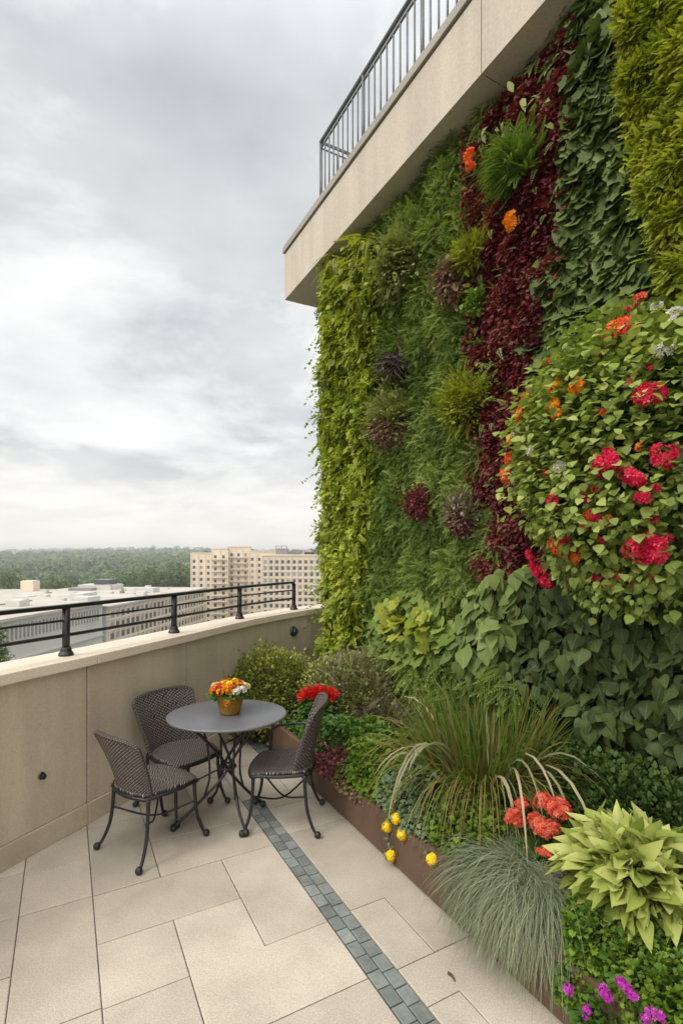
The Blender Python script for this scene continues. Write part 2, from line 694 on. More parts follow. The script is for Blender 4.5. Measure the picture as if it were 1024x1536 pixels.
def relief(p, cl):
    """height over the wall, direction away from the tuft's centre and the tuft's own tint at points p"""
    g, rr, aa, ti = cl
    h = np.zeros(len(p)); idx = np.zeros(len(p), int)
    for a in range(0, len(p), 4000):
        q = p[a:a + 4000]
        d2 = ((q[:, None, :] - g[None]) ** 2).sum(2) / rr[None] ** 2
        hh = np.sqrt(np.clip(1 - d2, 0, 1)) * aa[None]
        i = hh.argmax(1)
        idx[a:a + 4000] = i
        h[a:a + 4000] = hh[np.arange(len(q)), i]
    rad = (p - g[idx]) / rr[idx][:, None]
    return h, rad, ti[idx]


def wall_mass(fo, poly, n, t0, cl, tpl, size, hang=0.5, out=0.6, wd=None, jit=0.03, rnd=0.35, depth=0.5, tmix=0.5,
              roll=0.3, svar=0.35, tint0=0.0):
    """leaves over a bumpy face of the planted wall; they stand off it and hang"""
    p = scatter(poly, n, jit)
    h, rad, ti = relief(p, cl)
    dep = rs.rand(n) ** 1.6 * depth
    t = t0 - h * (1 - dep) + rs.normal(0, 0.008, n)
    P = p[:, :1] * DV + t[:, None] * NV + p[:, 1:] * UP
    ax = -NV * out + rad[:, :1] * DV * 0.8 + rad[:, 1:] * UP * 0.8 - UP * hang + rs.normal(0, rnd, (n, 3))
    nm = -NV * 0.8 + UP * 0.7
    L = size * (1 + svar * (rs.rand(n) * 2 - 1))
    tint = tint0 + tmix * ti + (1 - tmix) * rs.rand(n)
    fo.put(tpl, P, ax, nm, L, None if wd is None else L * wd, tint, roll)
    return fo


def dome(fo, c, rad, n, tpl, size, wd=None, up=0.3, rnd=0.35, shell=0.35, low=-0.15, axes=None, lump=0.2, nl=14,
         tmix=0.4, roll=0.3, svar=0.35, hemi=UP, tint0=0.0, rnd2=0.0):
    """leaves through the outer shell of a lumpy mound"""
    axes = axes or (DV, NV, UP)
    d = unit(rs.normal(0, 1, (n * 4, 3)))
    hl = np.array([axes[i].dot(hemi) for i in range(3)])
    d = d[(d @ hl) > low][:n]
    n = len(d)
    lc = unit(rs.normal(0, 1, (nl, 3)))
    dots = d @ lc.T
    j = dots.argmax(1)
    bump = 1 + lump * (np.clip((dots[np.arange(n), j] - 0.8) / 0.2, -0.6, 1))
    lt = rs.rand(nl)
    r = (1 - shell * rs.rand(n) ** 1.5) * bump * (1 + rnd2 * rs.normal(0, 1, n) * (rs.rand(n) < .5))
    loc = d * np.array(rad)[None] * r[:, None]
    P = np.array(c) + loc[:, :1] * axes[0] + loc[:, 1:2] * axes[1] + loc[:, 2:] * axes[2]
    od = unit(d / np.array(rad)[None])
    odw = od[:, :1] * axes[0] + od[:, 1:2] * axes[1] + od[:, 2:] * axes[2]
    ax = odw + UP * up + rs.normal(0, rnd, (n, 3))
    nm = odw * 0.6 + UP
    L = size * (1 + svar * (rs.rand(n) * 2 - 1))
    fo.put(tpl, P, ax, nm, L, None if wd is None else L * wd, tint0 + tmix * lt[j] + (1 - tmix) * rs.rand(n), roll)
    return fo


def bloom_ball(c, r, n, size, mat, parent, name='bloom', flat=1.0, tpl=None, out=None, low=-0.35, scales=False):
    """a flower head: open florets over a dome, or overlapping petals (scales) over a ball"""
    fo = Foliage()
    d = unit(rs.normal(0, 1, (n * 3, 3)))
    out = UP if out is None else unit(out)
    d = d[d @ out > low][:n]
    lump = 1 + .16 * np.sin(d @ rs.normal(0, 3.2, 3) + 1) * (0 if scales else 1)
    q = d * r * (0.72 + 0.28 * rs.rand(len(d), 1)) * lump[:, None]
    q = q - np.outer(q @ out, out) * (1 - flat)
    sz = size * (0.7 + 0.6 * rs.rand(len(d)))
    if scales:
        tg = unit(np.cross(d, rs.normal(0, 1, d.shape)))
        fo.put(T_PETAL, np.array(c) + q - tg * sz[:, None] * .5, tg + d * .25, d, sz)
    else:
        fo.put(tpl or T_FLORET, np.array(c) + q, d + rs.normal(0, 0.3, d.shape) + out * 0.3, np.cross(d, rs.normal(0, 1, d.shape)), sz)
    return fo.build(name, mat, parent)


# ------------------------------------------------------------------ surfaces of the terrace
M = {}
M['paver'] = surf('granite_paver', (0.525, 0.463, 0.38), 0.75, var=0.24, scale=1.7, bump=0.3, bscale=150, attr='tint',
                  attr_amt=0.22, dist=0.004, speck=0.34)
M['grout'] = surf('joint', (0.12, 0.10, 0.08), 0.9)
M['render'] = surf('panel_render', (0.50, 0.425, 0.32), 0.8, var=0.08, scale=1.6, bump=0.2, bscale=90, streak=0.17, dist=0.005)
M['plinth'] = surf('plinth_stone', (0.42, 0.355, 0.265), 0.75, var=0.14, scale=2.5, bump=0.2, bscale=90)
M['coping'] = surf('coping_stone', (0.66, 0.565, 0.455), 0.7, var=0.12, scale=2.0, bump=0.15, bscale=70)
M['fascia'] = surf('fascia_render', (0.49, 0.43, 0.35), 0.8, var=0.10, scale=0.8, bump=0.15, bscale=50, streak=0.14)
M['cap'] = surf('cap_metal', (0.30, 0.265, 0.225), 0.55, var=0.12, scale=2)
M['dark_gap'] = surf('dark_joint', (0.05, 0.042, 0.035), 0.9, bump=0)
M['iron'] = surf('painted_iron', (0.010, 0.0095, 0.010), 0.45, var=0.2, scale=8, bump=0.08, bscale=120)
M['steel_rail'] = surf('grey_steel', (0.10, 0.103, 0.107), 0.45, metal=0.3, var=0.15, scale=6)
M['corten'] = surf('planter_steel', (0.115, 0.066, 0.042), 0.6, var=0.3, scale=3.0, bump=0.12, bscale=60, streak=0.15)
M['soil'] = surf('soil', (0.035, 0.024, 0.016), 0.95, var=0.4, scale=12, bump=0.8, bscale=40, dist=0.03)
M['felt'] = surf('felt', (0.018, 0.020, 0.012), 0.95, bump=0.2)
M['glass_tile'] = surf('glass_tile', (0.24, 0.265, 0.25), 0.25, var=0.25, scale=9, bump=0.06, bscale=50, attr='tint', attr_amt=0.4)
M['tabletop'] = surf('slate_tabletop', (0.115, 0.117, 0.128), 0.30, var=0.12, scale=5, bump=0.05, bscale=120)
M['rubber'] = surf('rubber_foot', (0.012, 0.012, 0.013), 0.5)

# ---- parapet line (inner face), a curve that bends round to the planted wall
PAR = [(-3.05, -0.9), (-2.66, 0.6), (-2.26, 1.95), (-1.925, 2.89), (-1.69, 3.41), (-1.31, 4.34), (-0.865, 5.44),
       (-0.20, 6.50), (0.75, 7.45), (1.9, 8.2)]
PC = catmull([(x, y, 0) for x, y in PAR], 14)[:, :2]
PS = np.concatenate([[0], np.cumsum(np.linalg.norm(np.diff(PC, axis=0), axis=1))])
PT = unit(np.gradient(PC, axis=0))
PN = np.stack([PT[:, 1], -PT[:, 0]], 1)      # towards the terrace


def par(u, off=0.0):
    p = np.array([np.interp(u, PS, PC[:, i]) for i in (0, 1)])
    nn = unit(np.array([np.interp(u, PS, PN[:, i]) for i in (0, 1)]))
    return p + nn * off


def par_u(pt):
    return PS[np.linalg.norm(PC - np.array(pt)[None], axis=1).argmin()]


def strip_along(mb, u0, u1, off0, off1, z0, z1, step=0.12):
    k = max(2, int((u1 - u0) / step) + 1)
    V, F = [], []
    for u in np.linspace(u0, u1, k):
        a, b = par(u, off0), par(u, off1)
        V += [(*a, z0), (*b, z0), (*b, z1), (*a, z1)]
    for i in range(k - 1):
        for j in range(4):
            F.append((4 * i + j, 4 * i + (j + 1) % 4, 4 * i + 4 + (j + 1) % 4, 4 * i + 4 + j))
    F += [(3, 2, 1, 0), (4 * k - 4, 4 * k - 3, 4 * k - 2, 4 * k - 1)]
    mb.add(V, F)


# ---- paving: every slab cut to the parapet, joints left between them
def clip(poly, shrink=0.0):
    for i in range(0, len(PC) - 1, 3):
        a = PC[i] - PN[i] * 0.10
        nn = PN[i]
        out = []
        for k in range(len(poly)):
            p, q = np.array(poly[k]), np.array(poly[(k + 1) % len(poly)])
            dp, dq = (p - a) @ nn, (q - a) @ nn
            if dp >= 0:
                out.append(p)
            if (dp >= 0) != (dq >= 0):
                out.append(p + (q - p) * dp / (dp - dq))
        poly = out
        if len(poly) < 3:
            return []
    return poly


G = 0.0021                        # half a joint
slabs = []


def rect(t0, t1, s0, s1):
    slabs.append([(s0 + G, t0 + G), (s0 + G, t1 - G), (s1 - G, t1 - G), (s1 - G, t0 + G)])


slabs.append([(1.86 + G, .47 + G), (1.86 + G, 1.13), (2.24 - G, 1.13), (2.24 - G, .81 - G), (2.61 - G, .81 - G), (2.61 - G, .47 + G)])
rect(.81, 1.133, 2.24, 2.99)
rect(.13, .81, 2.61, 2.99)
rect(.13, .47, 2.23, 2.61); rect(.13, .47, 1.72, 2.23)
rect(.13, .47, 2.99, 3.74); rect(.13, .47, 3.74, 4.5); rect(.13, .81, 4.5, 5.3)
rect(.47, 1.133, 2.99, 3.37); rect(.47, .81, 3.37, 4.5); rect(.81, 1.133, 3.37, 4.12); rect(.81, 1.133, 4.12, 5.3)
rect(.47, 1.133, 1.12, 1.86); rect(.13, .47, .9, 1.72)
rect(-.2, .13, 3.36, 3.9); rect(-.2, .13, 2.995, 3.36); rect(-.2, .13, 2.24, 2.995); rect(-.2, .13, 1.5, 2.24)
rect(-.2, .13, .5, 1.5)
rect(-.9, -.2, 3.0, 3.4); rect(-.9, -.2, 3.4, 3.9); rect(-.55, -.2, 2.59, 3.0); rect(-1.3, -.55, 2.59, 3.0); rect(-.9, -.2, 1.86, 2.59); rect(-1.6, -.9, 1.86, 2.59)
rect(-.55, -.2, 1.1, 1.86); rect(-1.6, -.55, 1.1, 1.86)
for sa, sb in ((-1.4, -.6), (-.6, .15), (.15, .9)):
    for ta, tb in ((-2.6, -1.7), (-1.7, -.9), (-.9, -.2), (-.2, .13), (.13, .47), (.47, 1.133)):
        rect(ta, tb, sa, min(sb, .5) if ta == -.2 and sb == .9 else sb)
rect(.47, 1.133, .9, 1.12); rect(-1.6, -.9, .9, 1.1); rect(-.9, -.2, .9, 1.1); rect(-2.6, -1.6, .9, 1.86)
slabs.append([(2.255 + G, 1.268), (1.84 + G, 1.47 + G), (1.84 + G, 1.72), (3.06 - G, 1.72), (3.06 - G, 1.268)])
slabs[-1] = [(2.255 + G, 1.268), (2.255 + G, 1.47 + G), (1.84 + G, 1.47 + G), (1.84 + G, 1.72), (3.06 - G, 1.72), (3.06 - G, 1.268)]
rect(1.265, 1.47, 1.84, 2.255)
slabs.append([(1.63 + G, 1.268), (1.63 + G, 1.43 + G), (1.0, 1.43 + G), (1.0, 1.72), (1.84 - G, 1.72), (1.84 - G, 1.268)])
rect(1.265, 1.43, 0.9, 1.63); rect(1.265, 1.72, -.4, .9); rect(1.43, 1.72, .9, 1.0); rect(1.265, 1.72, -1.4, -.4)
rect(1.265, 1.72, 3.06, 3.425); rect(1.133, 1.5, 3.63, 4.2); rect(1.265, 1.72, 3.425, 3.63); rect(1.5, 1.72, 3.63, 4.18)
rect(1.133, 1.535, 4.2, 5.3)


def tinted(name, V, F, tint, mat, kind='structure'):
    me = bpy.data.meshes.new(name)
    me.from_pydata([tuple(map(float, p)) for p in V], [], F)
    at = me.attributes.new('tint', 'FLOAT', 'POINT')
    at.data.foreach_set('value', np.array(tint, np.float32))
    me.update()
    o = finish(name, me, mat)
    if kind:
        o['kind'] = kind
    return o


def slab_mesh(name, polys, z0, z1, mat, ch=0.004):
    V, F, C = [], [], []
    for poly in polys:
        poly = [W(s, t)[:2] for s, t in poly]
        area = sum(poly[i][0] * poly[(i + 1) % len(poly)][1] - poly[(i + 1) % len(poly)][0] * poly[i][1] for i in range(len(poly)))
        if area < 0:
            poly = poly[::-1]
        poly = clip(poly)
        if len(poly) < 3:
            continue
        n = len(poly)
        o = len(V)
        zz = z1 + rs.normal(0, 0.0005)
        # eased edge: the top face is drawn in a little
        ins = []
        for i in range(n):
            p, q, r_ = np.array(poly[i - 1]), np.array(poly[i]), np.array(poly[(i + 1) % n])
            e1, e2 = unit(q - p), unit(r_ - q)
            n1, n2 = np.array((-e1[1], e1[0])), np.array((-e2[1], e2[0]))
            m = n1 + n2
            m = m / max(0.3, (m @ n1))
            ins.append(q + m * ch)
        V += [(p[0], p[1], z0) for p in poly] + [(p[0], p[1], zz - ch * .6) for p in poly] + [(p[0], p[1], zz) for p in ins]
        for k in (0, 1):
            F += [(o + k * n + i, o + k * n + (i + 1) % n, o + (k + 1) * n + (i + 1) % n, o + (k + 1) * n + i) for i in range(n)]
        F.append(tuple(o + 2 * n + i for i in range(n)))
        C += [rs.rand()] * (3 * n)
    return tinted(name, V, F, C, mat)


slab_mesh('paving', slabs, -0.03, 0.0, M['paver'])
base = clip([tuple(W(s, t)[:2]) for s, t in ((-1.5, -2.7), (-1.5, 3.0), (5.6, 3.0), (5.6, -2.7))])
o = MB().prism([tuple(p) for p in base], -0.25, -0.012).build('terrace_floor', M['grout'])
o['kind'] = 'structure'

tiles = []
for c in range(2):
    t0, t1 = (1.1385, 1.1975) if c == 0 else (1.2025, 1.2620)
    s = -1.3 - 0.04 * c
    while s < 3.61:
        L = 0.086 + 0.004 * rs.rand()
        tiles.append([(s, t0), (s, t1), (min(s + L, 3.62), t1), (min(s + L, 3.62), t0)])
        s += L + 0.006
s = 4.21
while s < 4.95:
    for t0, t1 in ((1.54, 1.598), (1.604, 1.66)):
        tiles.append([(s, t0), (s, t1), (s + .085, t1), (s + .085, t0)])
    s += 0.091
slab_mesh('glass_tile_strip', tiles, -0.03, -0.002, M['glass_tile'], 0.003)

# ---- parapet
U0, U1 = 0.4, PS[-1] - 0.2
ujoint = [par_u(p) for p in ((-1.69, 3.41), (-1.31, 4.34), (-0.865, 5.44))]
ujoint = [ujoint[0] - 2.2, ujoint[0] - 1.1] + ujoint + [ujoint[-1] + 1.25]
pw = thing('parapet_wall', 'curved beige rendered parapet with pale stone coping around the terrace edge', 'wall', (*par(3.9), 0))
m = MB(); strip_along(m, U0, U1, -0.26, -0.012, -0.2, 1.04)
m.build('core', M['dark_gap'], pw)
ed = [U0] + ujoint + [U1]
for a, b in zip(ed[:-1], ed[1:]):
    m = MB(); strip_along(m, a + .0055, b - .0055, -0.011, 0.0, 0.142, 1.048)
    m.build('panel', M['render'], pw)
    m = MB(); strip_along(m, a + .0025, b - .0025, -0.010, 0.014, 0.0, 0.138)
    m.build('plinth', M['plinth'], pw, bevel=0.003)
    m = MB(); strip_along(m, a + .002 + .06, b - .002 + .06, -0.30, 0.034, 1.055, 1.12)
    m.build('coping', M['coping'], pw, bevel=0.005)
m = MB(); strip_along(m, U0, U1, -0.28, -0.261, -38, 1.05)
m.build('outer_wall', M['fascia'], pw)

# ---- parapet railing
rl = thing('metal_railing', 'black metal railing with round posts standing on the parapet coping', 'railing', (*par(3.9, -.2), 1.12))
ROFF = -0.13


def rail_pt(px, py):
    D = (H - 1.12) * FPX / (py - HYP)
    return np.array(((px - CXP) / FPX * D, D))


posts = [rail_pt(*p) for p in ((115, 985), (275, 951), (380, 930), (445, 915))]
pu = [par_u(p) for p in posts]
pu = [pu[0] - 2.12, pu[0] - 1.06] + pu
PH = 0.335
for u in pu:
    c = (*par(u, ROFF), 1.12)
    m = MB().lathe(c, [(.024, 0.02), (.024, PH - .02)], 16)
    p = m.build('post', M['iron'], rl, True)
    MB().lathe(c, [(.047, 0), (.047, .012), (.036, .03), (.032, .05), (.026, .056)], 18).build('flange', M['iron'], p, False)
us = np.arange(pu[0], pu[-1] + .035, .05)
V, F = [], []
for u in us:
    a, b = par(u, ROFF - .026), par(u, ROFF + .026)
    V += [(*a, 1.12 + PH - .02), (*b, 1.12 + PH - .02), (*b, 1.12 + PH + .006), (*a, 1.12 + PH + .006)]
k = len(us)
for i in range(k - 1):
    F += [(4 * i + j, 4 * i + (j + 1) % 4, 4 * i + 4 + (j + 1) % 4, 4 * i + 4 + j) for j in range(4)]
F += [(3, 2, 1, 0), (4 * k - 4, 4 * k - 3, 4 * k - 2, 4 * k - 1)]
MB().add(V, F).build('handrail', M['iron'], rl, bevel=0.004)
for zz, rr in ((0.235, .008), (0.135, .0125)):
    m = MB().tube([(*par(u, ROFF), 1.12 + zz) for u in us if u <= pu[-1]], rr, 8)
    m.build('bar', M['iron'], rl, True)

# ---- fittings on the parapet
M['chrome'] = surf('brushed_metal', (0.10, 0.105, 0.11), 0.25, metal=0.8, var=0.1, bump=0)
M['lens'] = surf('dark_lens', (0.03, 0.035, 0.045), 0.08, var=0.1, bump=0)


def fitting(name, label, cat, px, py, base_xy, r, z):
    u = par_u(base_xy)
    c = par(u, 0.0)
    nn = unit(par(u, 1.0) - c)
    n3, t3 = np.array((*nn, 0)), np.array((-nn[1], nn[0], 0))
    root = thing(name, label, cat, (*c, z))
    return root, np.array((*c, z)), n3, t3


def disc(mb, c, n3, t3, prof, n=24):
    V, F = [], []
    for r, d in prof:
        for j in range(n):
            a = 2 * math.pi * j / n
            V.append(c + n3 * d + r * (math.cos(a) * t3 + math.sin(a) * UP))
    for i in range(len(prof) - 1):
        F += [(i * n + j, i * n + (j + 1) % n, (i + 1) * n + (j + 1) % n, (i + 1) * n + j) for j in range(n)]
    F += [tuple(range(n))[::-1], tuple((len(prof) - 1) * n + j for j in range(n))]
    return mb.add(V, F)


root, c, n3, t3 = fitting('wall_light', 'round dark bulkhead wall light on the far curved parapet panel', 'light', 440, 948, (-.555, 5.94), .05, .89)
disc(MB(), c, n3, t3, [(.060, 0), (.060, .016), (.054, .024), (.046, .026)]).build('rim', M['chrome'], root, True)
disc(MB(), c, n3, t3, [(.045, .0265), (.043, .042), (.034, .054), (.018, .061), (.002, .063)]).build('lens', M['lens'], root, True)
root, c, n3, t3 = fitting('wall_spout', 'small black round spout set low in the nearest parapet panel', 'spout', 63, 1164, (-1.82, 3.12), .022, .447)
disc(MB(), c, n3, t3, [(.023, 0), (.023, .006), (.016, .008)]).build('rosette', M['chrome'], root, True)
disc(MB(), c - UP * .002, n3, t3, [(.0155, .0082), (.016, .03), (.013, .033), (.011, .02), (.001, .019)]).build('nozzle', M['rubber'], root, True)

# ---- the building with the planted wall and the projecting roof slab
bd = thing('upper_building', 'beige rendered building with planted wall and projecting roof slab', 'building', tuple(W(2, 3.2, 0)))
WT = 2.92
MB().wbox(-4, 5.42, WT, 7, -38, 5.095).build('wall', M['fascia'], bd)
MB().wbox(-3.9, 5.40, WT - .05, WT - .003, 0.2, 5.05).build('planting_felt', M['felt'], bd)
ZS, ZT, TF, SE = 5.10, 5.69, 2.52, 6.23
jn = [-4, -1.0, 2.65, SE]
for a, b in zip(jn[:-1], jn[1:]):
    MB().wbox(a + (.004 if a > -4 else 0), b - (.004 if b < SE else 0), TF, TF + .3, ZS, ZT).build('fascia_panel', M['fascia'], bd)
MB().wbox(-4, SE, TF + .304, 8, ZS + .003, ZT).build('roof_slab', M['fascia'], bd)
MB().wbox(-4, SE - .02, TF + .012, TF + .31, ZT + .003, ZT + .016).build('drip_groove', M['dark_gap'], bd)
MB().wbox(-4, SE + .025, TF - .022, 8, ZT + .018, ZT + .10).build('roof_edge', M['cap'], bd, bevel=0.006)

# ---- railing on the roof slab
rr = thing('roof_railing', 'slim grey steel balustrade with thin bars along the upper roof edge', 'railing', tuple(W(5.6, 2.75, ZT + .10)))
ZB, ZR, TR, SR = ZT + .10, 6.82, 2.75, 5.63
for zz, r_ in ((ZR, .024), (ZR - .075, .013), (ZB + .07, .012)):
    MB().tube([W(-3.5, TR, zz), W(SR, TR, zz), W(SR, 7.5, zz)], r_, 8).build('rail', M['steel_rail'], rr)
s = SR
k = 0
m = MB()
while s > -1.2:
    if k % 9 == 0:
        MB().tube([W(s, TR, ZB), W(s, TR, ZR)], .019, 8).build('post', M['steel_rail'], rr, True)
    else:
        m.tube([W(s, TR, ZB + .07), W(s, TR, ZR - .07)], .0105, 6)
    s -= 0.112
    k += 1
t = TR + .112
k = 1
while t < 7:
    if k % 9 == 0:
        MB().tube([W(SR, t, ZB), W(SR, t, ZR)], .019, 8).build('post', M['steel_rail'], rr, True)
    else:
        m.tube([W(SR, t, ZB + .07), W(SR, t, ZR - .07)], .0105, 6)
    t += 0.112
    k += 1
m.build('bars', M['steel_rail'], rr, True)
m = MB()
for q in (.4,):
    m.tube([W(-3, TR + .03, ZB + q), W(SR - .04, TR + .03, ZB + q), W(SR - .04, 7, ZB + q)], .0025, 5)
m.build('wires', M['steel_rail'], rr)

# ---- planter
pl = thing('planter', 'long brown weathered steel planter trough along the foot of the planted wall', 'planter', tuple(W(2.2, 1.67, 0)))
MB().wbox(-1.4, 5.06, 1.665, 1.673, 0.012, 0.262).build('front_panel', M['corten'], pl)
MB().wbox(-1.4, 5.06, 1.674, 1.715, 0.252, 0.261).build('lip', M['corten'], pl)
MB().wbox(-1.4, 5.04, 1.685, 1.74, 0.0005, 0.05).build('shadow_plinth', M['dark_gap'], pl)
V, F = [], []
gs, gt = np.linspace(-1.4, 5.25, 90), np.linspace(1.676, 2.9, 18)
for a in gs:
    for b in gt:
        V.append(W(a, b, 0.215 + 0.02 * math.sin(a * 7 + b * 5) + 0.10 * (b - 1.68) + rs.normal(0, .008)))
for i in range(len(gs) - 1):
    for j in range(len(gt) - 1):
        q = i * len(gt) + j
        F.append((q, q + len(gt), q + len(gt) + 1, q + 1))
MB().add(V, F).build('soil', M['soil'], pl, True)

# ------------------------------------------------------------------ bistro set
TBL = np.array((-0.77, 3.47))
M['rod'] = M['iron']
tb = thing('bistro_table', 'round grey bistro table on thin crossing black metal legs', 'table', (*TBL, 0))
ZTB = 0.715
MB().lathe((0, 0, 0), [(.001, ZTB - .018), (.385, ZTB - .018), (.397, ZTB - .012), (.401, ZTB - .004), (.397, ZTB), (.39, ZTB + .002), (.001, ZTB + .002)], 64, 1.0, 0.86) \
    .build('tabletop', M['tabletop'], tb, True, (0, 0, 0))
MB().tube([(.30 * math.cos(a), .25 * math.sin(a), ZTB - .03) for a in np.linspace(0, 2 * math.pi, 33)], .008, 8).build('apron_ring', M['iron'], tb, True, (0, 0, 0))
for i, (fa, fr) in enumerate(((-52, .265), (38, .27), (128, .28), (206, .35))):
    fx, fy = fr * math.cos(R(fa)), fr * math.sin(R(fa))
    off = R(fa + 180)
    tx, ty = .29 * math.cos(off), .24 * math.sin(off)
    sx, sy = .026 * math.cos(R(fa + 90)), .026 * math.sin(R(fa + 90))
    pts = [(tx, ty, ZTB - .03), (tx * .72, ty * .72, ZTB - .10), (sx + tx * .15, sy + ty * .15, .43), (sx + fx * .12, sy + fy * .12, .30), (fx * .62, fy * .62, .13), (fx * .95, fy * .95, .04), (fx, fy, .022)]
    g = MB().tube(pts, .0095, 8, 6).build('leg', M['iron'], tb, True, (0, 0, 0))
    MB().ball((fx, fy, .0235), .0235).build('ball_foot', M['rubber'], g, True, (0, 0, 0))
    # a second slimmer rod rises beside the leg to the rim on its own side
    pts = [(fx * .45, fy * .45, .175), (fx * .34, fy * .34, .32), (fx * .40, fy * .40, .55), (fx * .55, fy * .55, ZTB - .03)]
    MB().tube(pts, .0075, 8, 6).build('strut', M['iron'], tb, True, (0, 0, 0))
MB().tube([(.055 * math.cos(a), .055 * math.sin(a), .36) for a in np.linspace(0, 2 * math.pi, 25)], .007, 8).build('collar_ring', M['iron'], tb, True, (0, 0, 0))


def wicker(name, n_u, n_v, dark, light, amt):
    m, n, l, b = new_mat(name)
    uv = N(n, 'ShaderNodeUVMap')
    sp = N(n, 'ShaderNodeSeparateXYZ')
    l.new(uv.outputs[0], sp.inputs[0])
    nz = N(n, 'ShaderNodeTexNoise')
    nz.inputs['Scale'].default_value = 9
    l.new(uv.outputs[0], nz.inputs['Vector'])
    wob = mth(n, l, 'MULTIPLY', mth(n, l, 'SUBTRACT', nz.outputs['Fac'], .5), .05)
    u = mth(n, l, 'MULTIPLY', mth(n, l, 'ADD', sp.outputs[0], wob), math.pi * n_u)
    v = mth(n, l, 'MULTIPLY', mth(n, l, 'ADD', sp.outputs[1], wob), math.pi * n_v)
    su = mth(n, l, 'SINE', u)
    sv = mth(n, l, 'SINE', v)
    w = mth(n, l, 'MULTIPLY', su, sv)                      # over and under
    hgt = mth(n, l, 'ABSOLUTE', w)
    over = mth(n, l, 'GREATER_THAN', w, 0.30)
    n2 = N(n, 'ShaderNodeTexNoise')
    n2.inputs['Scale'].default_value = 70
    l.new(uv.outputs[0], n2.inputs['Vector'])
    lc = ramp(n, l, n2.outputs['Fac'], [(.3, tuple(c * .45 for c in light)), (.65, light)])
    cc = mixc(n, l, mth(n, l, 'MULTIPLY', over, amt), dark, lc)
    l.new(cc, b.inputs['Base Color'])
    b.inputs['Roughness'].default_value = .42
    bp = N(n, 'ShaderNodeBump')
    bp.inputs['Strength'].default_value = .9
    bp.inputs['Distance'].default_value = .006
    l.new(hgt, bp.inputs['Height'])
    l.new(bp.outputs[0], b.inputs['Normal'])
    return m


M['weave'] = wicker('wicker_weave', 40, 40, (.018, .015, .0145), (.56, .47, .41), 1.0)
M['weave_rim'] = wicker('wicker_rim', 120, 6, (.040, .028, .025), (.42, .36, .32), .8)
M['weave_back'] = wicker('wicker_back', 36, 38, (.018, .015, .0145), (.38, .30, .26), 1.0)


def grid_obj(name, fn, nu, nv, mat, parent, thick):
    V, uv, F = [], [], []
    for j in range(nv + 1):
        for i in range(nu + 1):
            V.append(fn(i / nu, j / nv))
            uv.append((i / nu, j / nv))
    for j in range(nv):
        for i in range(nu):
            q = j * (nu + 1) + i
            F.append((q, q + 1, q + nu + 2, q + nu + 1))
    me = bpy.data.meshes.new(name)
    me.from_pydata([tuple(p) for p in V], [], F)
    ul = me.uv_layers.new(name='UVMap')
    for lp in me.loops:
        ul.data[lp.index].uv = uv[lp.vertex_index]
    o = finish(name, me, mat, parent, True, (0, 0, 0))
    sd = o.modifiers.new('thickness', 'SOLIDIFY')
    sd.thickness = thick
    sd.offset = 0
    return o


